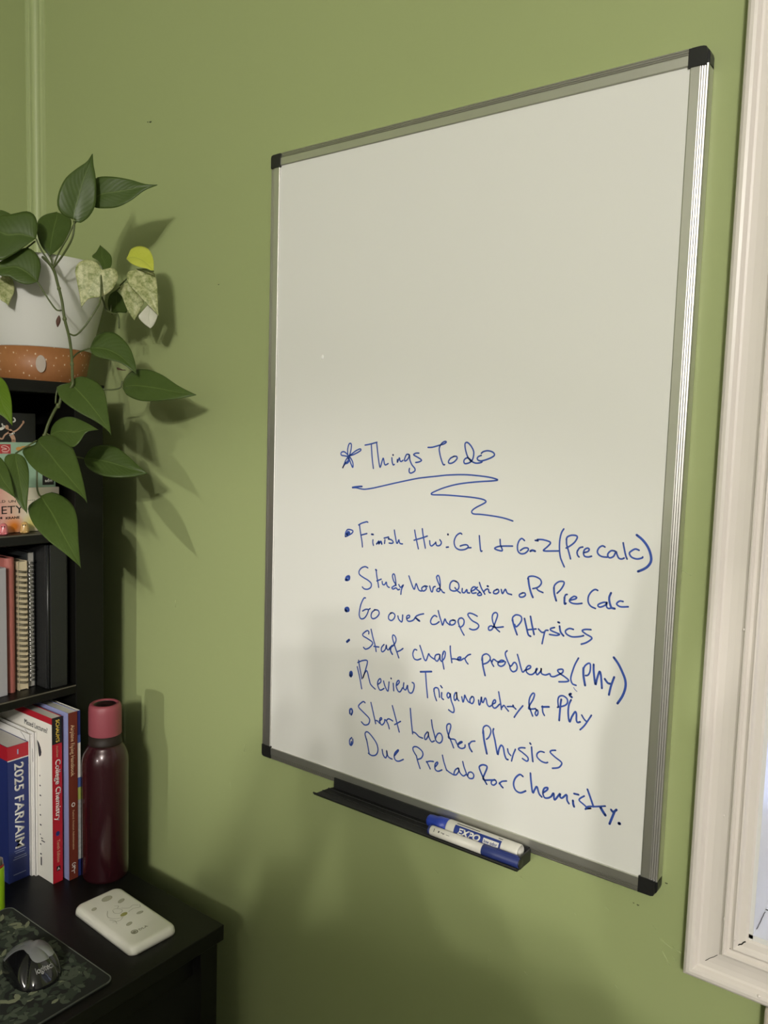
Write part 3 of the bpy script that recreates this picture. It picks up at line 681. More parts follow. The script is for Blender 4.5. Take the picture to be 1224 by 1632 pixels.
STEMS = [
    (0.0015, [(-0.2422,-0.1800,1.7868),(-0.2398,-0.1810,1.7783),(-0.2425,-0.1830,1.7610),(-0.2588,-0.1850,1.7424),(-0.2803,-0.1870,1.7254),(-0.2878,-0.1870,1.7221)]),
    (0.0013, [(-0.2456,-0.1500,1.8250),(-0.2581,-0.1700,1.7857),(-0.2625,-0.1780,1.7657),(-0.2767,-0.1830,1.7448),(-0.2880,-0.1860,1.7236)]),
    (0.0012, [(-0.3151,-0.1750,1.7450),(-0.2985,-0.1820,1.7350),(-0.2895,-0.1860,1.7238)]),
    (0.0013, [(-0.3019,-0.2050,1.7634),(-0.2981,-0.2000,1.7492),(-0.2943,-0.1920,1.7354),(-0.2878,-0.1870,1.7229)]),
    (0.0022, [(-0.3332,-0.1780,1.7463),(-0.3053,-0.1840,1.7334),(-0.2878,-0.1870,1.7221),(-0.2789,-0.1880,1.7115),(-0.2741,-0.1880,1.7002),(-0.2605,-0.1890,1.6719),(-0.2520,-0.1900,1.6441),(-0.2354,-0.1930,1.6159),(-0.2216,-0.1980,1.5880),(-0.2105,-0.2040,1.5578),(-0.2068,-0.2070,1.5430),(-0.2250,-0.2120,1.5282),(-0.2265,-0.2150,1.5173),(-0.2339,-0.2170,1.5092),(-0.2429,-0.2220,1.4901),(-0.2463,-0.2260,1.4737),(-0.2462,-0.2320,1.4561),(-0.2426,-0.2380,1.4414)]),
    (0.0012, [(-0.2981,-0.2050,1.6990),(-0.2917,-0.2000,1.6862),(-0.2828,-0.1950,1.6713),(-0.2722,-0.1910,1.6589),(-0.2622,-0.1890,1.6574)]),
    (0.0013, [(-0.2190,-0.1500,1.7139),(-0.2058,-0.1600,1.6748),(-0.2025,-0.1700,1.6570),(-0.2123,-0.1820,1.6320),(-0.2235,-0.1900,1.6188),(-0.2384,-0.1920,1.6221)]),
    (0.0015, [(-0.2626,-0.1200,1.6886),(-0.2568,-0.1200,1.6791),(-0.2535,-0.1180,1.6679),(-0.2411,-0.1150,1.6618),(-0.2298,-0.1130,1.6585),(-0.2246,-0.1150,1.6383)]),
    (0.0012, [(-0.2176,-0.1050,1.7063),(-0.2321,-0.1080,1.7015),(-0.2454,-0.1120,1.6879),(-0.2459,-0.1150,1.6635)]),
    (0.0012, [(-0.2019,-0.0980,1.7283),(-0.2245,-0.1000,1.7162),(-0.2363,-0.1050,1.7052)]),
    (0.0012, [(-0.1667,-0.0950,1.7221),(-0.1783,-0.0970,1.7235),(-0.2019,-0.0980,1.7278)]),
    (0.0010, [(-0.1958,-0.0820,1.6774),(-0.2012,-0.0900,1.6906),(-0.2133,-0.0980,1.7043)]),
    (0.0012, [(-0.2429,-0.1300,1.7238),(-0.2527,-0.1250,1.7061),(-0.2616,-0.1200,1.6879)]),
    (0.0012, [(-0.2191,-0.1990,1.5811),(-0.2286,-0.1900,1.5877),(-0.2479,-0.1700,1.5966),(-0.2519,-0.1580,1.6013),(-0.2496,-0.1500,1.6048)]),
    (0.0013, [(-0.2563,-0.1500,1.5475),(-0.2496,-0.1300,1.5447),(-0.2369,-0.1200,1.5439),(-0.2258,-0.1120,1.5475),(-0.2242,-0.1100,1.5578)]),
    (0.0012, [(-0.2362,-0.2250,1.4714),(-0.2471,-0.2240,1.4738),(-0.2501,-0.2230,1.4789)]),
    (0.0012, [(-0.2048,-0.2400,1.4446),(-0.2341,-0.2000,1.4409),(-0.2509,-0.1720,1.4389),(-0.2511,-0.1600,1.4362)]),
    (0.0013, [(-0.2446,-0.2400,1.4629),(-0.2390,-0.2440,1.4408),(-0.2334,-0.2470,1.4158),(-0.2299,-0.2490,1.3959),(-0.2242,-0.2500,1.3868),(-0.2183,-0.2500,1.3836)]),
    (0.0012, [(-0.2399,-0.2750,1.4445),(-0.2445,-0.2620,1.4506),(-0.2422,-0.2500,1.4583),(-0.2421,-0.2420,1.4629)]),
    (0.0012, [(-0.3642,-0.2250,1.7117),(-0.3716,-0.2150,1.7266),(-0.3571,-0.2050,1.7437),(-0.3166,-0.1980,1.7626)]),
    (0.0012, [(-0.2345,-0.2130,1.5392),(-0.2349,-0.2150,1.5302),(-0.2353,-0.2160,1.5175)]),
]

# ------------------------------------------------------------------ room shell
FARWALL = mat('muted_far_wall', (0.24, 0.235, 0.21), 0.8, bump=0.1)
XL, XR, YB, ZC = -0.656, 3.6, -5.8, 2.80
WX0, WX1, WZ0, WZ1 = 0.707, 1.52, 0.978, 2.30
bm = bmesh.new()
add_box(bm, XL - 0.12, WX0, 0, 0.26, 0, ZC)
add_box(bm, WX1, XR + 0.12, 0, 0.26, 0, ZC)
add_box(bm, WX0, WX1, 0, 0.26, 0, WZ0)
add_box(bm, WX0, WX1, 0, 0.26, WZ1, ZC)
struct('wall_back', bm, GREEN)
bm = bmesh.new(); add_box(bm, XL - 0.12, XL, YB, 0, 0, ZC); struct('wall_left', bm, GREEN)
bm = bmesh.new(); add_box(bm, XR, XR + 0.12, YB, 0, 0, ZC); struct('wall_right', bm, FARWALL)
bm = bmesh.new(); add_box(bm, XL - 0.12, XR + 0.12, YB - 0.12, YB, 0, ZC); struct('wall_front', bm, FARWALL)
bm = bmesh.new(); add_box(bm, XL - 0.12, XR + 0.12, YB - 0.12, 0.14, -0.1, 0); struct('floor', bm, FLOORM)
bm = bmesh.new(); add_box(bm, XL - 0.12, XR + 0.12, YB - 0.12, 0.14, ZC, ZC + 0.1); struct('ceiling', bm, CEIL)

# rounded corner trim with a bead down each side
bm = bmesh.new()
prof = [(XL, -0.017), (XL + 0.004, -0.017), (XL + 0.005, -0.013), (XL + 0.008, -0.0125)]
for k in range(9):
    a = math.pi / 2 * k / 8
    prof.append((XL + 0.008 + 0.020 * math.sin(a), -0.0125 + 0.008 * (1 - math.cos(a)) - 0.004 * math.sin(2 * a)))
prof += [(XL + 0.030, -0.004), (XL + 0.033, -0.0065), (XL + 0.037, -0.0055), (XL + 0.038, 0.0), (XL, 0.0)]
a_ = [bm.verts.new((x, y, 0.0)) for x, y in prof]
b_ = [bm.verts.new((x, y, ZC)) for x, y in prof]
for i in range(len(prof)):
    j = (i + 1) % len(prof)
    bm.faces.new((a_[i], a_[j], b_[j], b_[i]))
bm.faces.new(a_); bm.faces.new(b_)
struct('trim_1', bm, GREEN_TRIM)

# ------------------------------------------------------------------ window with moulded casing
CX0, CX1, CZ0, CZ1 = 0.645, 1.582, 0.9145, 2.3635
def frame_sweep(bm, prof, x0, x1, z0, z1):
    """prof: (inset from the outer edge, projection out of the wall)"""
    rings = []
    for d, h in prof:
        rings.append([bm.verts.new(p) for p in ((x0 + d, -h, z0 + d), (x1 - d, -h, z0 + d), (x1 - d, -h, z1 - d), (x0 + d, -h, z1 - d))])
    for a, b in zip(rings, rings[1:]):
        for i in range(4):
            bm.faces.new((a[i], a[(i + 1) % 4], b[(i + 1) % 4], b[i]))
CPROF = [(0.0, 0.0), (0.0, 0.017), (0.0012, 0.0195), (0.004, 0.0215), (0.0075, 0.022), (0.0105, 0.0212), (0.0125, 0.0188), (0.0138, 0.0165),
         (0.0160, 0.0155), (0.0220, 0.0150), (0.0290, 0.0155), (0.0350, 0.0165), (0.0372, 0.0185), (0.0388, 0.0218), (0.0402, 0.0222), (0.0416, 0.0205),
         (0.0428, 0.0180), (0.0455, 0.0178), (0.0478, 0.0195), (0.0492, 0.0212), (0.0506, 0.0208), (0.0520, 0.0185), (0.0540, 0.0170), (0.0600, 0.0165),
         (0.0620, 0.0150), (0.0622, 0.0)]
bm = bmesh.new()
frame_sweep(bm, CPROF, CX0, CX1, CZ0, CZ1)
win = struct('window_1', bm, WHITEP)
# jamb lining, sash and pane
bm = bmesh.new()
add_box(bm, WX0 - 0.001, WX0 + 0.004, -0.014, 0.26, WZ0, WZ1)
add_box(bm, WX1 - 0.004, WX1 + 0.001, -0.014, 0.26, WZ0, WZ1)
add_box(bm, WX0, WX1, -0.014, 0.26, WZ0 - 0.002, WZ0 + 0.004)
add_box(bm, WX0, WX1, -0.014, 0.26, WZ1 - 0.004, WZ1 + 0.002)
obj('jamb', bm, mat('white_jamb_paint', (0.74, 0.73, 0.73), 0.3, bump=0.16, bscale=25), win)
bm = bmesh.new()
sx0, sx1, sz0, sz1, sw = WX0 + 0.004, WX1 - 0.004, WZ0 + 0.004, WZ1 - 0.004, 0.032
add_box(bm, sx0, sx0 + sw, 0.19, 0.23, sz0, sz1, 0.003)
add_box(bm, sx1 - sw, sx1, 0.19, 0.23, sz0, sz1, 0.003)
add_box(bm, sx0 + sw - 0.0005, sx1 - sw + 0.0005, 0.192, 0.228, sz0, sz0 + sw + 0.012, 0.003)
add_box(bm, sx0 + sw - 0.0005, sx1 - sw + 0.0005, 0.192, 0.228, sz1 - sw, sz1, 0.003)
add_box(bm, sx0 + sw - 0.0005, sx1 - sw + 0.0005, 0.192, 0.228, 1.62, 1.655, 0.003)
obj('sash', bm, mat('white_sash_paint', (0.72, 0.72, 0.74), 0.35, bump=0.1), win)
box('pane', sx0 + sw, sx1 - sw, 0.208, 0.212, sz0 + sw, sz1 - sw, mat('window_glass', (0.95, 0.97, 1.0), 0.02, trans=1.0), win)
# cracked paint along the mitre and the sill joint
CRACK = mat('dark_crack', (0.03, 0.028, 0.025), 0.9)
bm = bmesh.new()
rnd = random.Random(4)
def crack(bm, p, q, n, wd, amp):
    p, q = Vector(p), Vector(q)
    pts = [p.lerp(q, i / n) + Vector((rnd.uniform(-amp, amp), 0, rnd.uniform(-amp, amp))) for i in range(n + 1)]
    add_tube(bm, pts, wd, 5)
crack(bm, (CX0 + 0.022, -0.0152, CZ0 + 0.022), (CX0 + 0.034, -0.0162, CZ0 + 0.034), 6, 0.0003, 0.0004)
crack(bm, (CX0 + 0.0460, -0.0178, CZ0 + 0.0460), (CX0 + 0.0600, -0.0166, CZ0 + 0.0600), 7, 0.0007, 0.0006)
crack(bm, (WX0 + 0.0045, 0.0, WZ0 + 0.0045), (WX0 + 0.0045, 0.040, WZ0 + 0.0045), 8, 0.0003, 0.0004)
crack(bm, (WX0 + 0.0045, 0.045, WZ0 + 0.0042), (WX0 + 0.13, 0.040, WZ0 + 0.0042), 12, 0.0006, 0.0006)
obj('paint_crack', bm, CRACK, win)
# drips and chips in the thick paint
bm = bmesh.new()
for (dx, z, r) in ((0.006, 1.02, 0.0012), (0.0395, 1.42, 0.0016), (0.0390, 0.993, 0.0016), (0.0500, 0.975, 0.0016), (0.0375, 1.30, 0.0010), (0.0300, 1.10, 0.0012), (0.0060, 1.33, 0.0012), (0.0405, 0.9600, 0.0013)):
    bmesh.ops.create_icosphere(bm, subdivisions=2, radius=r, matrix=Matrix.Translation((CX0 + dx, -0.0208 if dx != 0.03 else -0.0155, z)) @ Matrix.Diagonal((0.9, 0.7, 1.5, 1)))
for (x, dz, r) in ((0.722, 0.010, 0.0018), (0.735, 0.038, 0.0015)):
    bmesh.ops.create_icosphere(bm, subdivisions=2, radius=r, matrix=Matrix.Translation((x, -0.0212, CZ0 + dz)))
obj('paint_drip', bm, WHITEP, win, smooth=True)

# painted upright below the casing
bm = bmesh.new()
add_box(bm, 0.7275, 0.80, -0.020, 0.0, 0.0, CZ0 - 0.001, 0.003)
struct('trim_2', bm, mat('beige_trim_paint', (0.50, 0.44, 0.37), 0.45, bump=0.1))

# scuffs, drips and pinholes in the wall paint
bm = bmesh.new()
def streak(x0, z0, x1, z1, r):
    add_tube(bm, [(x0, -0.0003, z0), ((x0 + x1) / 2 + 0.0006, -0.0006, (z0 + z1) / 2), (x1, -0.0003, z1)], r, 6)
streak(0.612, 0.932, 0.628, 0.925, 0.0006); streak(0.617, 0.918, 0.626, 0.905, 0.0007); streak(0.628, 0.928, 0.640, 0.923, 0.0006)
streak(0.600, 1.290, 0.612, 1.283, 0.0006); streak(-0.228, 1.195, -0.229, 1.182, 0.0007); streak(-0.055, 0.985, -0.056, 0.972, 0.0006)
streak(-0.088, 0.912, -0.087, 0.906, 0.0007); streak(0.612, 1.35, 0.622, 1.345, 0.0005); streak(0.590, 1.28, 0.602, 1.275, 0.0004)
for k in range(14):
    x, z = rnd.uniform(0.30, 0.64), rnd.uniform(0.80, 0.95)
    streak(x, z, x + 0.004, z - 0.003, 0.0003)
struct('trim_3', bm, mat('scuffed_green_paint', (0.40, 0.46, 0.22), 0.4), smooth=True)
bm = bmesh.new()
for (x, z, r) in ((-0.3002, 1.9964, 0.0022), (-0.3075, 1.9975, 0.0012), (0.5871, 0.961, 0.0012), (0.617, 0.998, 0.0012), (0.582, 0.9615, 0.0008), (-0.128, 1.715, 0.0012)):
    add_tube(bm, [(x - r, -0.0002, z), (x, -0.0004, z - r * 0.4), (x + r, -0.0002, z)], r * 0.45, 6)
struct('trim_4', bm, mat('dark_nick', (0.06, 0.07, 0.03), 0.8), smooth=True)

# ------------------------------------------------------------------ whiteboard
BX0, BX1, BZ0, BZ1 = 0.0, 0.612, 0.985, 1.885
wb = thing('whiteboard', 'white dry erase board with aluminium frame, covered in a blue to-do list', 'whiteboard', (0.306, 0, BZ0))
box('writing_surface', BX0 + 0.010, BX1 - 0.010, -0.016, -0.002, BZ0 + 0.010, BZ1 - 0.010, BOARD, wb)
RPROF = [(0.0, 0.001), (0.0, 0.0150), (0.0008, 0.0164), (0.0022, 0.0168), (0.0027, 0.0156), (0.0032, 0.0169), (0.0046, 0.0173), (0.0050, 0.0160), (0.0055, 0.0173),
         (0.0068, 0.0177), (0.0073, 0.0164), (0.0078, 0.0178), (0.0086, 0.0180), (0.0178, 0.0180), (0.0185, 0.0176), (0.0185, 0.0140), (0.0100, 0.0140), (0.0100, 0.001)]
def rail(p0, p1, inward, name):
    bm = bmesh.new()
    p0, p1, inw = Vector(p0), Vector(p1), Vector(inward)
    a = [bm.verts.new(p0 + inw * d - Y * h) for d, h in RPROF]
    b = [bm.verts.new(p1 + inw * d - Y * h) for d, h in RPROF]
    n = len(a)
    for i in range(n):
        bm.faces.new((a[i], a[(i + 1) % n], b[(i + 1) % n], b[i]))
    bm.faces.new(a); bm.faces.new(b)
    return obj(name, bm, ALU, wb)
cc = 0.0188
rail((BX0 + cc, 0, BZ1), (BX1 - cc, 0, BZ1), (0, 0, -1), 'frame_rail')
rail((BX0 + cc, 0, BZ0), (BX1 - cc, 0, BZ0), (0, 0, 1), 'frame_rail')
rail((BX0, 0, BZ0 + cc), (BX0, 0, BZ1 - cc), (1, 0, 0), 'frame_rail')
rail((BX1, 0, BZ0 + cc), (BX1, 0, BZ1 - cc), (-1, 0, 0), 'frame_rail')
for cx, cz, sx, sz in ((BX0, BZ1, 1, -1), (BX1, BZ1, -1, -1), (BX0, BZ0, 1, 1), (BX1, BZ0, -1, 1)):
    bm = bmesh.new()
    q = 0.0205
    pts = [(q, 0.0)]
    for k in range(7):
        a = math.pi / 2 * k / 6
        pts.append((0.0135 - 0.0145 * math.sin(a), 0.0135 - 0.0145 * math.cos(a)))
    pts += [(-0.001, q), (q, q)]
    for layer, (h0, h1, ins) in enumerate(((0.001, 0.0150, 0.0), (0.0150, 0.0192, 0.0022))):
        P = [(max(d, ins) if d < 0.018 else d, max(e, ins) if e < 0.018 else e) for d, e in pts]
        add_poly(bm, [(cx + sx * d, -h0, cz + sz * e) for d, e in P], h1 - h0, (0, -1, 0))
    obj('corner_cap', bm, BLKPL, wb)
# handwriting, one part for each written line
ink_lift = 0
for key, txt in INK.items():
    bm = bmesh.new()
    for line in txt.split('\n'):
        t = line.split()
        wd = float(t[0]) / 1000
        pts = [Vector((float(a) / 1000, -0.0162, BZ0 + float(b) / 1000)) for a, b in (q.split(',') for q in t[1:])]
        ink_lift += 1
        add_ribbon(bm, catmull(pts, 5), wd, X, Z, Vector((0, -0.000004 * (ink_lift % 25), 0)))
    o = obj('underline_flourish' if key == 'flourish' else 'handwritten_line', bm, INKM, wb, recalc=False)
# small white spot on the writing surface
bm = bmesh.new()
bmesh.ops.create_icosphere(bm, subdivisions=2, radius=0.0022, matrix=Matrix.Translation((0.1064, -0.0160, 1.5922)) @ Matrix.Diagonal((1, 0.15, 1.5, 1)))
obj('white_spot', bm, mat('spot_white', (0.92, 0.92, 0.90), 0.5), wb, smooth=True)
# pen tray
TX0, TX1, TZ = 0.150, 0.459, 0.978
bm = bmesh.new()
tp = [(-0.0185, 0.9935), (-0.0205, 0.9935), (-0.0205, 0.9795), (-0.0260, 0.9790), (-0.0264, 0.9798), (-0.0275, 0.9798), (-0.0280, 0.9788), (-0.0360, 0.9786), (-0.0364, 0.9794), (-0.0376, 0.9794), (-0.0380, 0.9784),
      (-0.0490, 0.9780), (-0.0510, 0.9800), (-0.0535, 0.9815), (-0.0545, 0.9800), (-0.0525, 0.9770), (-0.0500, 0.9758), (-0.0185, 0.9768)]
a_ = [bm.verts.new((TX0 + (0 if y > -0.024 else -0.004 - (-y - 0.024) * 0.2), y, z)) for y, z in tp]
b_ = [bm.verts.new((TX1, y, z)) for y, z in tp]
for i in range(len(tp)):
    bm.faces.new((a_[i], a_[(i + 1) % len(tp)], b_[(i + 1) % len(tp)], b_[i]))
bm.faces.new(a_); bm.faces.new(b_)
add_box(bm, TX1 - 0.0005, TX1 + 0.0015, -0.046, -0.0185, 0.9765, 0.9925, 0.0005)
obj('pen_tray', bm, TRAYM, wb)

# ------------------------------------------------------------------ markers
PENWHITE = mat('white_pen_plastic', (0.70, 0.68, 0.62), 0.4)
PENBLUE = mat('blue_cap_plastic', (0.020, 0.048, 0.36), 0.38)
PENBLUE2 = mat('navy_cap_plastic', (0.022, 0.036, 0.165), 0.4)
LABELBLUE = mat('blue_label_print', (0.018, 0.040, 0.23), 0.45)
DARKPRINT = mat('dark_print', (0.02, 0.02, 0.03), 0.6)
WHITEPRINT = mat('white_print', (0.74, 0.72, 0.68), 0.55)
AX = (Y, Z, X)
def cyl_patch(bm, x0, x1, c, r, a0, a1, n=14):
    """label wrapped on a barrel that runs along x; angles measured from -y towards +z"""
    vs = []
    for k in range(n + 1):
        a = math.radians(a0 + (a1 - a0) * k / n)
        d = Vector((0, -math.cos(a), math.sin(a)))
        vs.append((bm.verts.new(Vector((x0, c[1], c[2])) + d * r), bm.verts.new(Vector((x1, c[1], c[2])) + d * r)))
    for p, q in zip(vs, vs[1:]):
        bm.faces.new((p[0], p[1], q[1], q[0]))
def wrap(o, c, r, a0):
    """bend flat print (built in the plane y = c.y - r, z measured from c.z) around the barrel"""
    off = wloc(o)
    for v in o.data.vertices:
        pz = v.co.z + off.z - c[2]
        lift = -(v.co.y + off.y - (c[1] - r))
        a = math.radians(a0) + pz / r
        v.co.y = c[1] - math.cos(a) * (r + lift) - off.y
        v.co.z = c[2] + math.sin(a) * (r + lift) - off.z
pc = (0.32, -0.0308, 0.9890)
m1 = thing('dry_erase_marker', 'fat white marker with blue cap and big label, at the back of the tray', 'marker', pc)
bm = bmesh.new()
add_lathe(bm, [(0.0094, 0.031), (0.0101, 0.0325), (0.0101, 0.128), (0.0098, 0.1320), (0.0090, 0.1330), (0.0084, 0.1310), (0.0080, 0.1200)], pc, 32, AX)
obj('barrel', bm, PENWHITE, m1, smooth=True)
bm = bmesh.new()
add_lathe(bm, [(0.0058, 0.0), (0.0072, 0.0012), (0.0078, 0.004), (0.0080, 0.012), (0.0092, 0.016), (0.0097, 0.031)], pc, 24, AX)
for k in range(8):
    a = 2 * math.pi * k / 8
    add_box(bm, pc[0] + 0.002, pc[0] + 0.020, pc[1] - 0.0008 + 0.0066 * math.cos(a), pc[1] + 0.0008 + 0.0066 * math.cos(a), pc[2] - 0.0008 + 0.0066 * math.sin(a), pc[2] + 0.0008 + 0.0066 * math.sin(a))
obj('cap', bm, PENBLUE, m1, smooth=True)
bm = bmesh.new()
cyl_patch(bm, pc[0] + 0.044, pc[0] + 0.110, pc, 0.01025, -30, 62)
lab = obj('label', bm, LABELBLUE, m1)
s = 0.0103
for txt, x, z, h, wd, sh in (('EXPO', 0.049, -0.0022, 0.0078, 0.033, 0.25),):
    t = lettering('brand_lettering', txt, (pc[0] + x, pc[1] - s, pc[2] + z), X, Z, h, WHITEPRINT, lab, wd, 0.035, shear=sh)
    wrap(t, pc, s, 16)
bm = bmesh.new()
add_box(bm, pc[0] + 0.0860, pc[0] + 0.1075, pc[1] - s - 0.0001, pc[1] - s, pc[2] - 0.002, pc[2] + 0.0042)
bmesh.ops.subdivide_edges(bm, edges=bm.edges, cuts=4, use_grid_fill=True)
t = obj('label_panel', bm, WHITEPRINT, lab)
wrap(t, pc, s, 20)
t = lettering('fine_print', 'low odor', (pc[0] + 0.0875, pc[1] - s - 0.0002, pc[2] - 0.0010), X, Z, 0.0036, LABELBLUE, lab, 0.0185, 0.015)
wrap(t, pc, s, 20)
for q0, q1 in ((0.045, 0.078), (0.104, 0.110)):
    bm = bmesh.new()
    cyl_patch(bm, pc[0] + q0, pc[0] + q1, pc, 0.0103, 73, 79, 3)
    obj('printed_stripe', bm, DARKPRINT, m1)

pc2 = (0.3310, -0.0455, 0.9850)
m2 = thing('dry_erase_marker', 'slim white marker with navy cap, at the front lip of the pen tray', 'marker', pc2)
bm = bmesh.new()
add_lathe(bm, [(0.0058, 0.0035), (0.0063, 0.0045), (0.0063, 0.080)], pc2, 28, AX)
obj('barrel', bm, PENWHITE, m2, smooth=True)
bm = bmesh.new()
add_lathe(bm, [(0.0052, 0.0), (0.0056, 0.0005), (0.0058, 0.0035)], pc2, 24, AX)
obj('end_plug', bm, PENBLUE2, m2, smooth=True)
bm = bmesh.new()
add_lathe(bm, [(0.0066, 0.079), (0.0069, 0.080), (0.0069, 0.098), (0.0067, 0.0985), (0.0067, 0.1275), (0.0062, 0.129)], pc2, 28, AX)
add_box(bm, pc2[0] + 0.097, pc2[0] + 0.127, pc2[1] - 0.0012, pc2[1] + 0.0012, pc2[2] + 0.0060, pc2[2] + 0.0080, 0.0005)
obj('cap', bm, PENBLUE2, m2, smooth=True)
bm = bmesh.new()
add_lathe(bm, [(0.0040, 0.1285), (0.0058, 0.1290), (0.0056, 0.1302), (0.003, 0.1305)], pc2, 24, AX)
obj('cap_end', bm, BLKPL, m2)
bm = bmesh.new()
for x0, x1, a0, a1 in ((0.0100, 0.0108, 20, 60), (0.0165, 0.0182, 28, 50), (0.0205, 0.0260, 36, 42), (0.0280, 0.0330, 34, 38), (0.0235, 0.0250, 28, 33)):
    cyl_patch(bm, pc2[0] + x0, pc2[0] + x1, pc2, 0.0064, a0, a1, 3)
obj('fine_print', bm, DARKPRINT, m2)

# ------------------------------------------------------------------ desk
DT = 0.750
DX1, DY1 = 0.006, -0.0957
desk = thing('desk', 'black wooden desk along the left wall, its end close to the green wall', 'desk', (-0.32, -0.65, 0))
bm = bmesh.new()
add_box(bm, XL + 0.005, DX1, -1.30, DY1, DT - 0.024, DT, 0.0012)
obj('desktop', bm, BLKWOOD, desk)
for y0, y1 in ((DY1 - 0.034, DY1 - 0.002), (-1.298, -1.266)):
    bm = bmesh.new()
    add_box(bm, XL + 0.02, DX1 - 0.012, y0, y1, 0.0, DT - 0.024, 0.001)
    obj('side_panel', bm, BLKWOOD, desk)
bm = bmesh.new()
add_box(bm, XL + 0.06, XL + 0.078, -1.266, DY1 - 0.034, 0.25, DT - 0.024)
obj('modesty_panel', bm, BLKWOOD, desk)
bm = bmesh.new()
add_box(bm, DX1 - 0.055, DX1 - 0.030, -1.266, DY1 - 0.034, DT - 0.075, DT - 0.024)
obj('apron', bm, BLKWOOD, desk)

# ------------------------------------------------------------------ hutch on the desk
HX0, HX1 = XL + 0.012, -0.311
HY0, HY1 = -0.90, -0.0850
HT = 1.554
hutch = thing('hutch', 'black open shelf unit standing on the desk against the left wall', 'shelf', (-0.48, -0.49, DT))
bm = bmesh.new()
add_box(bm, HX0, HX1 + 0.001, HY0 - 0.004, HY1 + 0.002, HT - 0.0185, HT, 0.0012)
obj('top_panel', bm, BLKWOOD, hutch)
for y0, y1 in ((-0.137, HY1), (HY0, HY0 + 0.052)):
    bm = bmesh.new()
    add_box(bm, HX0, HX1, y0, y1, DT + 0.0005, HT - 0.0186, 0.0012)
    obj('side_panel', bm, BLKWOOD, hutch)
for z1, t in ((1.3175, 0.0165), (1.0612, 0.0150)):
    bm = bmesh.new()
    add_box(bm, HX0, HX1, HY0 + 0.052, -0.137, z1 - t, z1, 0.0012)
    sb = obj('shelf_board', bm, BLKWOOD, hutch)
    box('edge_highlight', HX1 - 0.0006, HX1 + 0.0005, HY0 + 0.0525, -0.1375, z1 - 0.0024, z1 - 0.0003, mat('shelf_edge_highlight', (0.10, 0.090, 0.066), 0.45, var=0.3, vscale=40), sb, 0.0002)  # light caught by the rounded shelf edge, coloured in as a thin strip
bm = bmesh.new()
add_box(bm, HX0, HX0 + 0.006, HY0 + 0.052, -0.137, DT + 0.0005, HT - 0.0186)
obj('back_panel', bm, BLKWOOD2, hutch)
SH1, SH2 = 1.3175, 1.0612

# ------------------------------------------------------------------ potted pothos
PX, PY = -0.420, -0.130
pot = thing('potted_pothos', 'trailing pothos in a white pot with speckled terracotta base, atop the black shelf unit', 'plant', (PX, PY, HT))
POTW = mat('white_pot_glaze', (0.66, 0.655, 0.62), 0.42, var=0.03, vscale=12)
TERRA = ramp_mat('speckled_terracotta', 'voronoi', [(0.0, (0.66, 0.55, 0.42)), (0.13, (0.62, 0.49, 0.36)), (0.19, (0.33, 0.135, 0.045)), (1.0, (0.30, 0.12, 0.04))], 150, 0.5, stretch=(1, 1, 0.7))
bm = bmesh.new()
add_lathe(bm, [(0.0800, 0.056), (0.0806, 0.0575), (0.086, 0.080), (0.0935, 0.110), (0.1005, 0.140), (0.1045, 0.170), (0.1055, 0.194), (0.1045, 0.1965), (0.1015, 0.1965), (0.1000, 0.193), (0.0985, 0.165)], (PX, PY, HT), 72)
obj('pot_body', bm, POTW, pot, smooth=True)
bm = bmesh.new()
add_lathe(bm, [(0.0680, 0.0003), (0.0700, 0.0015), (0.0728, 0.020), (0.0800, 0.056)], (PX, PY, HT), 72)
obj('pot_base', bm, TERRA, pot, smooth=True)
# pale raised oval on the base
pd = Vector((0.930, -0.368, 0)).normalized()
pd = (Vector((-0.3355, -0.1795, 0)) - Vector((PX, PY, 0))).normalized()
tn = Vector((-pd.y, pd.x, 0))
bm = bmesh.new()
for k in range(1):
    pts = []
    for i in range(28):
        a = 2 * math.pi * i / 28
        hx, hz = 0.0075 * math.cos(a), 0.0135 * math.sin(a) * (1 if abs(math.sin(a)) < 0.7 else 1)
        pts.append(Vector((PX, PY, HT)) + pd * (0.0762 + 0.13 * hz - hx * hx * 5) + tn * hx + Z * (0.029 + hz))
    add_poly(bm, pts, 0.0012, pd)
obj('pale_oval', bm, mat('pale_pot_oval', (0.45, 0.38, 0.32), 0.5), pot)
bm = bmesh.new()
add_lathe(bm, [(0.0002, 0.176), (0.05, 0.178), (0.0984, 0.172)], (PX, PY, HT), 40, cap0=False, cap1=False)
obj('soil', bm, mat('potting_soil', (0.03, 0.02, 0.013), 0.95, bump=1.0, bscale=150), pot)

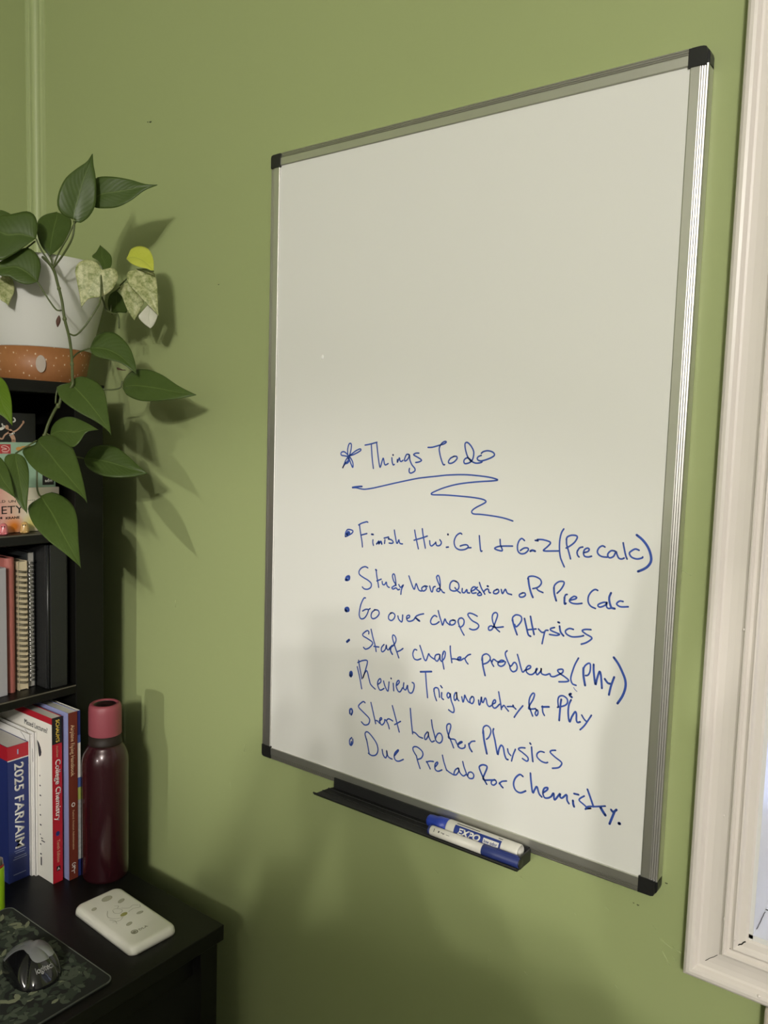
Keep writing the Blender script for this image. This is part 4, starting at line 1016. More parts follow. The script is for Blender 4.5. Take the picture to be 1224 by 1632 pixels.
def leaf_mat(name, col, col2, mid, rough=0.38):
    m = bpy.data.materials.new(name)
    m.use_nodes = True
    N, L = m.node_tree.nodes, m.node_tree.links
    b = N['Principled BSDF']
    b.inputs['Roughness'].default_value = rough
    b.inputs['Specular IOR Level'].default_value = 0.22
    uv = N.new('ShaderNodeUVMap')
    sep = N.new('ShaderNodeSeparateXYZ')
    L.new(uv.outputs[0], sep.inputs[0])
    # side veins: fine waves that sweep forward from the midrib
    ab = N.new('ShaderNodeMath'); ab.operation = 'ABSOLUTE'
    L.new(sep.outputs[0], ab.inputs[0])
    k1 = N.new('ShaderNodeMath'); k1.operation = 'MULTIPLY'; k1.inputs[1].default_value = 0.35
    L.new(ab.outputs[0], k1.inputs[0])
    k2 = N.new('ShaderNodeMath'); k2.operation = 'SUBTRACT'
    L.new(sep.outputs[1], k2.inputs[0]); L.new(k1.outputs[0], k2.inputs[1])
    k3 = N.new('ShaderNodeMath'); k3.operation = 'MULTIPLY'; k3.inputs[1].default_value = 70
    L.new(k2.outputs[0], k3.inputs[0])
    sn = N.new('ShaderNodeMath'); sn.operation = 'SINE'
    L.new(k3.outputs[0], sn.inputs[0])
    bp = N.new('ShaderNodeBump'); bp.inputs['Strength'].default_value = 0.10; bp.inputs['Distance'].default_value = 0.0004
    L.new(sn.outputs[0], bp.inputs['Height'])
    L.new(bp.outputs[0], b.inputs['Normal'])
    tc = N.new('ShaderNodeTexCoord')
    n = N.new('ShaderNodeTexNoise'); n.inputs['Scale'].default_value = 120 if mid else 26; n.inputs['Detail'].default_value = 6
    n.inputs['Roughness'].default_value = 0.75
    L.new(tc.outputs['Object'], n.inputs['Vector'])
    r = N.new('ShaderNodeValToRGB')
    e = r.color_ramp.elements
    e[0].position, e[1].position = (0.38, 0.60) if mid else (0.3, 0.7)
    e[0].color, e[1].color = (*col, 1), (*col2, 1)
    L.new(n.outputs['Fac'], r.inputs[0])
    # paler midrib
    g = N.new('ShaderNodeMath'); g.operation = 'LESS_THAN'; g.inputs[1].default_value = 0.028
    L.new(ab.outputs[0], g.inputs[0])
    g2 = N.new('ShaderNodeMath'); g2.operation = 'MULTIPLY'; g2.inputs[1].default_value = 0.35
    L.new(g.outputs[0], g2.inputs[0])
    mx = N.new('ShaderNodeMix'); mx.data_type = 'RGBA'
    L.new(g2.outputs[0], mx.inputs[0])
    L.new(r.outputs[0], mx.inputs[6])
    mx.inputs[7].default_value = (0.16, 0.22, 0.06, 1)
    L.new(mx.outputs[2], b.inputs['Base Color'])
    return m
LM = {'green': leaf_mat('pothos_leaf_green', (0.046, 0.076, 0.015), (0.060, 0.094, 0.022), False),
      'bright': leaf_mat('pothos_leaf_bright', (0.085, 0.150, 0.010), (0.095, 0.165, 0.014), False),
      'variegated': leaf_mat('pothos_leaf_variegated', (0.17, 0.21, 0.06), (0.47, 0.47, 0.25), True, 0.4),
      'yellow': leaf_mat('pothos_leaf_yellow', (0.42, 0.46, 0.05), (0.50, 0.52, 0.09), False, 0.4),
      'pale': leaf_mat('pothos_leaf_pale', (0.50, 0.50, 0.38), (0.60, 0.59, 0.50), False, 0.45)}
LEAFLAB = {'yellow': 'curled yellow leaf', 'variegated': 'cream and green speckled leaf', 'pale': 'pale cream leaf', 'bright': 'bright green leaf'}
for kind, nrm, fold, left, right in LEAVES:
    nv = Vector(nrm)
    n, ms = 22, 7
    Lp = resample(catmull(left, 6), n)
    Rp = resample(catmull(right, 6), n)
    B, T = Vector(left[0]), Vector(left[-1])
    size = (T - B).length
    bm = bmesh.new()
    uvl = bm.loops.layers.uv.new('UVMap')
    grid, uvs = [], {}
    for i in range(n):
        t = i / (n - 1)
        mid = B.lerp(T, t)
        c = (Lp[i] + Rp[i]) / 2
        mid = mid.lerp(c, 0.65)
        width = (Lp[i] - Rp[i]).length
        row = []
        for k in range(2 * ms + 1):
            s = (k - ms) / ms
            p = mid.lerp(Rp[i], s) if s >= 0 else mid.lerp(Lp[i], -s)
            a = abs(s)
            h = fold * width * (0.75 * a - 0.55 * a * a) - 0.06 * size * t * t + 0.02 * size * math.sin(math.pi * t)
            h += 0.010 * size * math.sin(9 * t + 2.2 * s) * a
            v = bm.verts.new(p + nv * h)
            row.append(v)
            uvs[v] = (s, t)
        grid.append(row)
    for a, b in zip(grid, grid[1:]):
        for k in range(2 * ms):
            f = bm.faces.new((a[k], a[k + 1], b[k + 1], b[k]))
            for lp in f.loops:
                lp[uvl].uv = uvs[lp.vert]
    bmesh.ops.remove_doubles(bm, verts=bm.verts, dist=0.00005)
    o = obj('leaf', bm, LM[kind], pot, smooth=True)
    md = o.modifiers.new('thickness', 'SOLIDIFY')
    md.thickness = 0.0006
    if kind in LEAFLAB:
        o['label'] = LEAFLAB[kind]
STEMM = mat('vine_stem', (0.075, 0.095, 0.030), 0.5, var=0.25, vscale=60)
for i, (r, pts) in enumerate(STEMS):
    bm = bmesh.new()
    add_tube(bm, catmull(pts, 5), r, 8)
    obj('vine' if r > 0.002 else 'stem', bm, STEMM, pot, smooth=True)
VP = catmull(STEMS[4][1], 5)
for f_, r in ((0.26, 0.0029), (0.36, 0.0031), (0.50, 0.0029), (0.74, 0.0033), (0.90, 0.0030)):
    bm = bmesh.new()
    bmesh.ops.create_icosphere(bm, subdivisions=2, radius=r, matrix=Matrix.Translation(VP[int(f_ * (len(VP) - 1))]) @ Matrix.Diagonal((1, 1, 1.3, 1)))
    obj('vine_node', bm, mat('vine_node_green', (0.10, 0.12, 0.04), 0.6), pot, smooth=True)
DRY = mat('dried_leaf_brown', (0.085, 0.035, 0.022), 0.7, var=0.3, vscale=80)
def sheath(pts, wd):
    bm = bmesh.new()
    P = catmull(pts, 4)
    rows = []
    for i, p in enumerate(P):
        t = i / (len(P) - 1)
        h = wd * math.sin(math.pi * min(max(t, 0.06), 0.94)) 
        rows.append([bm.verts.new(p + Vector((h * s * 0.8, h * s * 0.5, 0)) + Vector((0, -0.5 * h * (1 - s * s), 0))) for s in (-1, -0.4, 0.4, 1)])
    for a, b in zip(rows, rows[1:]):
        for k in range(3):
            bm.faces.new((a[k], a[k + 1], b[k + 1], b[k]))
    o = obj('dried_sheath', bm, DRY, pot, smooth=True)
    o.modifiers.new('thickness', 'SOLIDIFY').thickness = 0.0005
sheath([(-0.2655, -0.1905, 1.6500), (-0.2660, -0.1915, 1.6420), (-0.2690, -0.1910, 1.6330)], 0.0040)
sheath([(-0.2280, -0.1120, 1.6150), (-0.2190, -0.1100, 1.6120), (-0.2100, -0.1080, 1.6060)], 0.0035)
sheath([(-0.2250, -0.1180, 1.5780), (-0.2180, -0.1160, 1.5740), (-0.2080, -0.1150, 1.5740)], 0.0050)

# ------------------------------------------------------------------ boxes and toys on the upper shelf
def art_mat(name, stops, axis='Y', rough=0.5, blob=None):
    """printed colour run across a box face, in object space"""
    m = bpy.data.materials.new(name)
    m.use_nodes = True
    N, L = m.node_tree.nodes, m.node_tree.links
    b = N['Principled BSDF']
    b.inputs['Roughness'].default_value = rough
    tc = N.new('ShaderNodeTexCoord')
    sep = N.new('ShaderNodeSeparateXYZ')
    L.new(tc.outputs['Object'], sep.inputs[0])
    n = N.new('ShaderNodeTexNoise'); n.inputs['Scale'].default_value = 30
    L.new(tc.outputs['Object'], n.inputs['Vector'])
    ad = N.new('ShaderNodeMath'); ad.operation = 'MULTIPLY_ADD'; ad.inputs[1].default_value = 0.02
    L.new(n.outputs['Fac'], ad.inputs[0]); L.new(sep.outputs[axis], ad.inputs[2])
    mr = N.new('ShaderNodeMapRange')
    mr.inputs[1].default_value, mr.inputs[2].default_value = stops[0][0], stops[-1][0]
    L.new(ad.outputs[0], mr.inputs[0])
    r = N.new('ShaderNodeValToRGB')
    e = r.color_ramp.elements
    while len(e) < len(stops):
        e.new(0.5)
    for el, (p, c) in zip(e, stops):
        el.position = (p - stops[0][0]) / (stops[-1][0] - stops[0][0])
        el.color = (*c, 1)
    L.new(mr.outputs[0], r.inputs[0])
    last = r.outputs[0]
    for (cy, cz, rad, colr) in (blob or []):
        v = N.new('ShaderNodeVectorMath'); v.operation = 'DISTANCE'
        mk = N.new('ShaderNodeCombineXYZ')
        L.new(sep.outputs['Y'], mk.inputs[1]); L.new(sep.outputs['Z'], mk.inputs[2])
        L.new(mk.outputs[0], v.inputs[0])
        v.inputs[1].default_value = (0, cy, cz)
        q = N.new('ShaderNodeMapRange')
        q.inputs[1].default_value, q.inputs[2].default_value = rad, rad * 0.2
        L.new(v.outputs['Value'], q.inputs[0])
        mx = N.new('ShaderNodeMix'); mx.data_type = 'RGBA'
        L.new(q.outputs[0], mx.inputs[0]); L.new(last, mx.inputs[6])
        mx.inputs[7].default_value = (*colr, 1)
        last = mx.outputs[2]
    L.new(last, b.inputs['Base Color'])
    return m
FX = -0.340
PRINTBLK = mat('black_print', (0.012, 0.010, 0.012), 0.6)
# lowest box: pink fading to cream
cy0, cy1, cz0, cz1 = -0.345, -0.147, SH1 + 0.0003, 1.3870
cen = ((cy0 + cy1) / 2, (cz0 + cz1) / 2)
bx = thing('card_box', 'pink box with dark capitals on its side, at the bottom of the upper shelf stack', 'box', (FX - 0.08, cen[0], cz0))
PINKART = art_mat('pink_cream_print', [(-0.10, rgb(205, 105, 120)), (-0.018, rgb(205, 105, 120)), (0.030, rgb(228, 190, 170)), (0.060, rgb(226, 218, 200)), (0.10, rgb(214, 205, 192))],
                  blob=[(-0.224 - cen[0], 1.327 - cen[1], 0.020, rgb(225, 130, 40)), (-0.195 - cen[0], 1.331 - cen[1], 0.018, rgb(225, 210, 130))])
bm = bmesh.new(); add_box(bm, FX - 0.16, FX, cy0, cy1, cz0, cz1, 0.0008)
pb = obj('carton', bm, PINKART, bx, origin=(FX - 0.08, cen[0], cen[1]))
lettering('title_lettering', 'LD', (FX, -0.2470, 1.3655), Y, Z, 0.0038, PRINTBLK, pb, 0.0095)
lettering('title_lettering', 'UN', (FX, -0.2325, 1.3650), Y, Z, 0.0038, PRINTBLK, pb, 0.0115)
lettering('title_lettering', 'IETY', (FX, -0.2490, 1.3478), Y, Z, 0.0122, PRINTBLK, pb, 0.0400)
lettering('title_lettering', 'M', (FX, -0.2480, 1.3402), Y, Z, 0.0036, PRINTBLK, pb, 0.0050, 0.02)
lettering('title_lettering', 'KRANE', (FX, -0.2372, 1.3394), Y, Z, 0.0036, PRINTBLK, pb, 0.0222, 0.02)
bm = bmesh.new()
for k in range(5):
    add_box(bm, FX, FX + 0.0002, -0.2030 + k * 0.003, -0.2015 + k * 0.003, 1.3668, 1.3676)
obj('fine_print', bm, PRINTBLK, pb)
# middle box: mint
my0, my1, mz0, mz1 = -0.345, -0.1525, 1.3872, 1.4582
bx2 = thing('card_box', 'mint green box with a red square emblem, middle of the upper shelf stack', 'box', (FX - 0.08, -0.25, mz0))
bm = bmesh.new(); add_box(bm, FX - 0.15, FX - 0.001, my0, my1, mz0, mz1, 0.0008)
mb = obj('carton', bm, mat('mint_print', rgb(150, 180, 158), 0.5, var=0.12, vscale=25), bx2)
F2 = FX - 0.001
bm = bmesh.new(); add_box(bm, F2, F2 + 0.0003, -0.2445, -0.2275, 1.4405, 1.4548)
em = obj('red_emblem', bm, mat('red_print', rgb(178, 52, 55), 0.5), mb)
bm = bmesh.new()
lp = [Vector((F2 + 0.0003, y, z)) for y, z in ((-0.2415, 1.4455), (-0.2395, 1.4440), (-0.2330, 1.4440), (-0.2300, 1.4465), (-0.2310, 1.4500), (-0.2360, 1.4525), (-0.2410, 1.4520), (-0.2418, 1.4500), (-0.2370, 1.4490), (-0.2340, 1.4475), (-0.2410, 1.4470))]
add_ribbon(bm, catmull(lp, 5), 0.0011, Y, Z, Vector((0.0002, 0, 0)))
add_box(bm, F2 + 0.0003, F2 + 0.0005, -0.2410, -0.2315, 1.4416, 1.4421)
obj('swirl_mark', bm, mat('pale_pink_print', rgb(235, 200, 195), 0.5), em)
bm = bmesh.new()
for (y, z, ry, rz) in ((-0.2140, 1.4480, 0.0050, 0.0030), (-0.2030, 1.4510, 0.0085, 0.0016), (-0.1960, 1.4515, 0.006, 0.0013)):
    add_poly(bm, [(F2 + 0.00005, y + ry * math.cos(a), z + rz * math.sin(a)) for a in [2 * math.pi * k / 16 for k in range(16)]], 0.0002, X)
obj('orange_print', bm, mat('orange_print', rgb(205, 150, 80), 0.5), mb)
lettering('title_lettering', 'p', (F2, -0.2465, 1.3965), Y, Z, 0.0075, WHITEPRINT, mb, 0.0055, 0.04)
bm = bmesh.new(); add_box(bm, F2, F2 + 0.0003, -0.1755, -0.1560, 1.3905, 1.4100)
dk = obj('dark_label', bm, PRINTBLK, mb)
lettering('title_lettering', 'adm', (F2 + 0.0003, -0.1715, 1.3952), Y, Z, 0.0050, WHITEPRINT, dk, 0.0125, 0.02)
# top box: black with a dancing figure
ty0, ty1, tz0, tz1 = -0.335, -0.1855, 1.4585, 1.5035
bx3 = thing('card_box', 'black box with a small printed dancer, topmost of the upper shelf stack', 'box', (FX - 0.08, -0.26, tz0))
bm = bmesh.new(); add_box(bm, FX - 0.13, FX - 0.002, ty0, ty1, tz0, tz1, 0.0008)
tb = obj('carton', bm, mat('black_box_print', (0.006, 0.006, 0.007), 0.5), bx3)
F3 = FX - 0.002
SKIN = mat('skin_tone_print', rgb(190, 150, 125), 0.55)
bm = bmesh.new()
def limb(pts, w):
    add_ribbon(bm, catmull([Vector((F3 + 0.0002, y, z)) for y, z in pts], 4), w, Y, Z, Vector((0.0002, 0, 0)))
limb([(-0.2285, 1.4740), (-0.2200, 1.4750), (-0.2130, 1.4800), (-0.2065, 1.4880)], 0.0024)
limb([(-0.2290, 1.4735), (-0.2360, 1.4690), (-0.2400, 1.4630), (-0.2460, 1.4650)], 0.0024)
limb([(-0.2270, 1.4750), (-0.2250, 1.4690), (-0.2225, 1.4640), (-0.2220, 1.4590)], 0.0066)
limb([(-0.2295, 1.4760), (-0.2315, 1.4800)], 0.0022)
add_poly(bm, [(F3 + 0.0003, -0.2325 + 0.0028 * math.cos(a), 1.4810 + 0.0034 * math.sin(a)) for a in [2 * math.pi * k / 14 for k in range(14)]], 0.0002, X)
add_poly(bm, [(F3 + 0.0003, -0.2060 + 0.0018 * math.cos(a), 1.4895 + 0.0024 * math.sin(a)) for a in [2 * math.pi * k / 10 for k in range(10)]], 0.0002, X)
fg = obj('dancer_print', bm, SKIN, tb)
bm = bmesh.new()
for pts, w in (([(-0.2215, 1.4955), (-0.2195, 1.4935), (-0.2195, 1.4910), (-0.2220, 1.4895)], 0.0022), ([(-0.2480, 1.4795), (-0.2420, 1.4780), (-0.2365, 1.4815)], 0.0042), ([(-0.2400, 1.4855), (-0.2385, 1.4820)], 0.0024), ([(-0.2275, 1.4690), (-0.2215, 1.4722)], 0.0028)):
    limb(pts, w)
obj('white_print', bm, WHITEPRINT, tb)
# two little glossy toys in front of the pink box
def toy(x, y, m, lab, sc):
    t = thing('toy_figurine', lab, 'toy', (x, y, SH1 + 0.0002))
    bm = bmesh.new()
    add_lathe(bm, [(0.0052 * sc, 0.0), (0.0068 * sc, 0.0015 * sc), (0.0066 * sc, 0.006 * sc), (0.0056 * sc, 0.011 * sc), (0.0048 * sc, 0.0145 * sc), (0.0030 * sc, 0.0170 * sc), (0.0003, 0.0178 * sc)], (x, y, SH1 + 0.0002), 24)
    obj('body', bm, m, t, smooth=True)
    d = Vector((0.80, -0.60, 0))
    e = Vector((0.60, 0.80, 0))
    bm = bmesh.new()
    for s in (-1, 1):
        bmesh.ops.create_icosphere(bm, subdivisions=2, radius=0.0011 * sc, matrix=Matrix.Translation(Vector((x, y, SH1 + 0.0128 * sc)) + d * 0.0046 * sc + e * s * 0.0016 * sc))
    obj('eyes', bm, PRINTBLK, t, smooth=True)
    bm = bmesh.new()
    for s in (-1, 1):
        bmesh.ops.create_icosphere(bm, subdivisions=2, radius=0.0024 * sc, matrix=Matrix.Translation(Vector((x, y, SH1 + 0.0024 * sc)) + d * 0.0048 * sc + e * s * 0.0035 * sc) @ Matrix.Diagonal((1, 1, 0.8, 1)))
    obj('feet', bm, m, t, smooth=True)
toy(-0.3272, -0.2140, mat('amber_gloss', (0.52, 0.33, 0.12), 0.18, coat=0.4), 'small glossy amber toy figure on the shelf before the pink box', 1.0)
toy(-0.3262, -0.2480, mat('pink_gloss', (0.55, 0.16, 0.17), 0.18, coat=0.4), 'small glossy pink toy figure on the shelf before the pink box', 1.0)

# ------------------------------------------------------------------ middle shelf: folder, notebooks, binder
z0 = SH2 + 0.0003
box_ = box('folder', -0.56, -0.338, -0.262, -0.2386, z0, z0 + 0.203, mat('grey_translucent_plastic', rgb(165, 163, 168), 0.3, var=0.1), None, 0.001)
tag(box_, 'translucent grey plastic folder at the left edge, beside the salmon book', 'folder')
nb = thing('notebook', 'salmon pink clothbound book standing between grey folder and cream notebook', 'book', (-0.45, -0.227, z0))
SALM = mat('salmon_cloth', rgb(168, 98, 90), 0.6, bump=0.1, bscale=300)
bm = bmesh.new()
n = 14
pr = []
for k in range(n + 1):
    a = math.pi * k / n
    pr.append((-0.3530 + 0.0085 * math.sin(a), -0.2270 - 0.0078 * math.cos(a)))
pr = [(-0.555, -0.2348)] + pr + [(-0.555, -0.2192), (-0.555, -0.2210)] + [(-0.3530 + 0.0065 * math.sin(math.pi * (1 - k / n)), -0.2270 - 0.0060 * math.cos(math.pi * (1 - k / n))) for k in range(n + 1)] + [(-0.555, -0.2330)]
a_ = [bm.verts.new((x, y, z0)) for x, y in pr]; b_ = [bm.verts.new((x, y, z0 + 0.2155)) for x, y in pr]
for i in range(len(pr)):
    bm.faces.new((a_[i], a_[(i + 1) % len(pr)], b_[(i + 1) % len(pr)], b_[i]))
bm.faces.new(a_); bm.faces.new(b_)
obj('cover', bm, SALM, nb)
box('page_block', -0.552, -0.3540, -0.2328, -0.2212, z0 + 0.002, z0 + 0.2125, PAPER, nb)
def spiral_book(lab, x1, y0, y1, h, pm, cm, nl, wm, xw):
    t = thing('spiral_notebook', lab, 'notebook', ((x1 - 0.08), (y0 + y1) / 2, z0))
    box('page_block', x1 - 0.15, x1, y0 + 0.0012, y1 - 0.0012, z0 + 0.001, z0 + h - 0.001, pm, t)
    for c0, c1 in ((y0, y0 + 0.001), (y1 - 0.001, y1)):
        box('cover', x1 - 0.15, x1 + 0.001, c0, c1, z0, z0 + h, cm, t)
    bm = bmesh.new()
    cyy, rr = (y0 + y1) / 2, (y1 - y0) / 2 + 0.0004
    for k in range(nl):
        z = z0 + 0.012 + (h - 0.03) * k / (nl - 1)
        for dz in (0, 0.0022):
            add_tube(bm, [(x1 - 0.004 + 0.0095 * math.sin(a), cyy - rr * math.cos(a), z + dz + 0.0012 * math.cos(a)) for a in [math.pi * (-0.1 + 1.2 * j / 10) for j in range(11)]], xw, 5)
    obj('spiral_binding', bm, wm, t, smooth=True)
CREAM = mat('cream_paper', (0.66, 0.56, 0.38), 0.7)
spiral_book('cream spiral bound notebook on the middle shelf, right of the salmon book', -0.3465, -0.2156, -0.2003, 0.2090, CREAM, mat('kraft_cover', (0.50, 0.42, 0.28), 0.7), 22, mat('black_wire', (0.02, 0.018, 0.015), 0.35, metal=0.6), 0.0006)
spiral_book('grey silver spiral bound notebook on the middle shelf, left of the black binder', -0.3520, -0.1975, -0.1850, 0.2210, mat('greyish_paper', (0.40, 0.385, 0.35), 0.7, var=0.3, vscale=90), mat('dark_cover', (0.03, 0.035, 0.035), 0.5), 30, mat('silver_wire', (0.60, 0.59, 0.56), 0.25, metal=1.0), 0.0008)
bd = thing('ring_binder', 'black ring binder with wide plain spine on the middle shelf', 'binder', (-0.45, -0.165, z0))
VINYL = mat('black_vinyl', (0.0135, 0.0140, 0.0145), 0.42, bump=0.15, bscale=400)
bm = bmesh.new(); add_box(bm, -0.3225, -0.3185, -0.1770, -0.1480, z0, z0 + 0.2345, 0.0012); obj('spine', bm, VINYL, bd)
for c0, c1 in ((-0.1825, -0.1790), (-0.1490, -0.1460)):
    bm = bmesh.new(); add_box(bm, -0.585, -0.3240, c0, c1, z0, z0 + 0.2345, 0.0012); obj('cover', bm, VINYL, bd)
bm = bmesh.new()
add_tube(bm, [(-0.3215, -0.1797, z0 + 0.0005), (-0.3215, -0.1797, z0 + 0.2340)], 0.0022, 10)
add_tube(bm, [(-0.3215, -0.1472, z0 + 0.0005), (-0.3215, -0.1472, z0 + 0.2340)], 0.0016, 10)
obj('hinge', bm, mat('black_vinyl_hinge', (0.02, 0.021, 0.022), 0.3), bd, smooth=True)
for z in (z0 + 0.028, z0 + 0.205):
    bm = bmesh.new()
    add_lathe(bm, [(0.0026, 0), (0.0026, 0.0006), (0.0012, 0.0009)], (-0.3500, -0.1825, z), 16, (X, Z, -Y))
    obj('rivet', bm, mat('black_rivet', (0.004, 0.004, 0.004), 0.25), bd)
box('paper_block', -0.57, -0.340, -0.1780, -0.1500, z0 + 0.004, z0 + 0.222, PAPER, bd)

# ------------------------------------------------------------------ books on the desk inside the hutch
d0 = DT + 0.0003
def book(lab, xs, depth, y0, y1, h, covers, tc=0.0006, name='book'):
    """covers: materials for front (-y), spine, back (+y)"""
    t = thing(name, lab, 'book', (xs - depth / 2, (y0 + y1) / 2, d0))
    box('page_block', xs - depth, xs - tc, y0 + tc, y1 - tc, d0 + 0.0005, d0 + h - 0.0008, PAPER, t)
    fr = box('front_cover', xs - depth, xs, y0, y0 + tc, d0, d0 + h, covers[0], t)
    bk = box('back_cover', xs - depth, xs, y1 - tc, y1, d0, d0 + h, covers[2], t)
    sp = box('spine', xs - tc, xs + 0.0002, y0, y1, d0, d0 + h, covers[1], t)
    return t, fr, sp, bk
NAVY = mat('navy_cover', rgb(38, 50, 110), 0.42)
REDC = mat('red_cover', rgb(175, 30, 45), 0.42)
BLKC = mat('black_cover', (0.012, 0.012, 0.014), 0.42)
IVORY = mat('ivory_cover', (0.84, 0.81, 0.74), 0.5)
LAV = mat('lavender_cover', rgb(140, 145, 190), 0.45)
BROWN = mat('brown_cover', rgb(105, 45, 32), 0.45)
YELP = mat('yellow_print', rgb(235, 200, 70), 0.5)
TANP = mat('tan_print', rgb(200, 165, 130), 0.5)
# thick blue book
xs = -0.3392
t, fr, sp, bk = book('thick navy paperback with red band and white title, left of the loose white booklets', xs, 0.15, -0.2405, -0.2057, 0.2265, (NAVY, NAVY, NAVY))
box('red_band', xs, xs + 0.0004, -0.2405, -0.2057, d0 + 0.2040, d0 + 0.2265, REDC, sp)
box('white_line', xs, xs + 0.0004, -0.2405, -0.2057, d0 + 0.2022, d0 + 0.2040, WHITEPRINT, sp)
box('red_band', xs - 0.15, xs, -0.2409, -0.2405, d0 + 0.2040, d0 + 0.2265, REDC, fr)
lettering('title_lettering', '2025 FAR/AIM', (xs + 0.0003, -0.2290, d0 + 0.1965), -Z, Y, 0.0150, WHITEPRINT, sp, 0.142, 0.018)
bm = bmesh.new()
for k, (a, b, z) in enumerate(((-0.2310, -0.2120, 0.0500), (-0.2290, -0.2140, 0.0465), (-0.2310, -0.2110, 0.0400), (-0.2330, -0.2100, 0.0365), (-0.2330, -0.2120, 0.0110))):
    add_box(bm, xs, xs + 0.0004, a, b, d0 + z, d0 + z + 0.0009)
add_box(bm, xs + 0.0003, xs + 0.0007, -0.2245, -0.2225, d0 + 0.2110, d0 + 0.2190)
obj('fine_print', bm, mat('pale_blue_print', rgb(150, 160, 190), 0.5), sp)
# two loose white booklets
for (y0, y1, xx, h, lab) in ((-0.2052, -0.2013, -0.3345, 0.2385, 'thin white stapled booklet beside the thick navy book'), (-0.2010, -0.1968, -0.3285, 0.2425, 'thin white stapled booklet against the ivory book cover')):
    t = thing('booklet', lab, 'booklet', (xx - 0.09, (y0 + y1) / 2, d0), )
    WB = mat('booklet_paper', (0.80, 0.78, 0.76), 0.6, var=0.05, vscale=30)
    box('page_block', xx - 0.18, xx - 0.0008, y0 + 0.0008, y1 - 0.0006, d0, d0 + h - 0.0006, PAPER, t)
    bm = bmesh.new(); add_box(bm, xx - 0.18, xx, y0, y0 + 0.0006, d0, d0 + h, 0.0001); add_box(bm, xx - 0.0008, xx, y0, y1, d0, d0 + h, 0.0001)
    cv = obj('cover', bm, WB, t)
    bm = bmesh.new()
    add_tube(bm, catmull([(xx - 0.028, y0 - 0.0001, d0 + h - 0.001), (xx - 0.014, y0 - 0.0001, d0 + h - 0.010), (xx - 0.006, y0 - 0.0001, d0 + h - 0.030), (xx - 0.005, y0 - 0.0001, d0 + h - 0.050)], 4), 0.0003, 5)
    obj('pen_line', bm, DARKPRINT, cv)
# red chemistry book
xs = -0.2856
t, fr, sp, bk = book('red paperback with black spine top and ivory front cover, against the lavender brown book', xs, 0.21, -0.1960, -0.1792, 0.2745, (IVORY, REDC, REDC))
box('red_band', xs - 0.21, xs, -0.1963, -0.1960, d0 + 0.2640, d0 + 0.2745, REDC, fr)
lettering('front_lettering', 'Missed Lectures?', (-0.2985, -0.1960, d0 + 0.2470), X, Z, 0.0088, DARKPRINT, fr, 0.068, 0.0, 'RIGHT')
bm = bmesh.new()
add_poly(bm, [Vector((x, -0.1961, z)) for x, z in ((-0.3285, 0.9790), (-0.3240, 0.9760), (-0.3190, 0.9690), (-0.3165, 0.9620), (-0.3180, 0.9560), (-0.3230, 0.9530), (-0.3250, 0.9600), (-0.3260, 0.9680))], 0.0003, -Y)
for k in range(9):
    z = d0 + 0.170 - k * 0.0165
    add_box(bm, -0.3230, -0.3212 + 0.0012 * (k % 3), -0.1963, -0.1960, z, z + 0.0022)
for (x, z, w_) in ((-0.3190, 0.062, 0.010), (-0.3200, 0.066, 0.005)):
    add_box(bm, x, x + w_, -0.1963, -0.1960, d0 + z, d0 + z + 0.0016)
add_box(bm, -0.3215, -0.3185, -0.1963, -0.1960, d0 + 0.020, d0 + 0.034)
obj('fine_print', bm, DARKPRINT, fr)
bm = bmesh.new(); add_box(bm, xs, xs + 0.0004, -0.1960, -0.1792, d0 + 0.2310, d0 + 0.2745); bsp = obj('black_band', bm, BLKC, sp)
lettering('title_lettering', "SCHAUM'S", (xs + 0.0004, -0.1895, d0 + 0.2705), -Z, Y, 0.0062, YELP, bsp, 0.037, 0.012)
lettering('title_lettering', 'outlines', (xs + 0.0003, -0.1890, d0 + 0.2280), -Z, Y, 0.0042, TANP, sp, 0.019, -0.005, shear=0.2)
lettering('title_lettering', 'College Chemistry', (xs + 0.0003, -0.1905, d0 + 0.2050), -Z, Y, 0.0088, WHITEPRINT, sp, 0.102, 0.016)
bm = bmesh.new()
add_poly(bm, [(xs + 0.0002, -0.1877 + 0.0034 * math.cos(a), d0 + 0.0820 + 0.0040 * math.sin(a)) for a in [2 * math.pi * k / 16 for k in range(16)]], 0.0003, X)
obj('blue_emblem', bm, NAVY, sp)
lettering('title_lettering', 'Tenth Edition', (xs + 0.0003, -0.1890, d0 + 0.0715), -Z, Y, 0.0050, TANP, sp, 0.0375, 0.0)
bm = bmesh.new(); add_box(bm, xs, xs + 0.0004, -0.1900, -0.1835, d0 + 0.0190, d0 + 0.0270); be = obj('black_emblem', bm, BLKC, sp)
lettering('emblem_lettering', 'A', (xs + 0.0004, -0.1890, d0 + 0.0205), Y, Z, 0.0050, WHITEPRINT, be, 0.0045, 0.0)
# brown flying book with lavender front
xs = -0.2750
t, fr, sp, bk = book('brown spined paperback with lavender front cover, between red book and thin striped book', xs, 0.215, -0.1742, -0.1585, 0.2795, (LAV, BROWN, LAV))
lettering('title_lettering', 'Airplane Flying Handbook', (xs + 0.0003, -0.1700, d0 + 0.2590), -Z, Y, 0.0070, TANP, sp, 0.0850, 0.012)
bm = bmesh.new()
ring = [(xs + 0.0003, -0.1665 + 0.0026 * math.cos(a), d0 + 0.1260 + 0.0030 * math.sin(a)) for a in [2 * math.pi * k / 16 for k in range(17)]]
add_ribbon(bm, [Vector(p) for p in ring], 0.0014, Y, Z, Vector((0.0002, 0, 0)))
obj('round_emblem', bm, WHITEPRINT, sp)
lettering('title_lettering', 'Federal Aviation Administration', (xs + 0.0003, -0.1680, d0 + 0.1165), -Z, Y, 0.0034, TANP, sp, 0.0660, 0.0)
bm = bmesh.new()
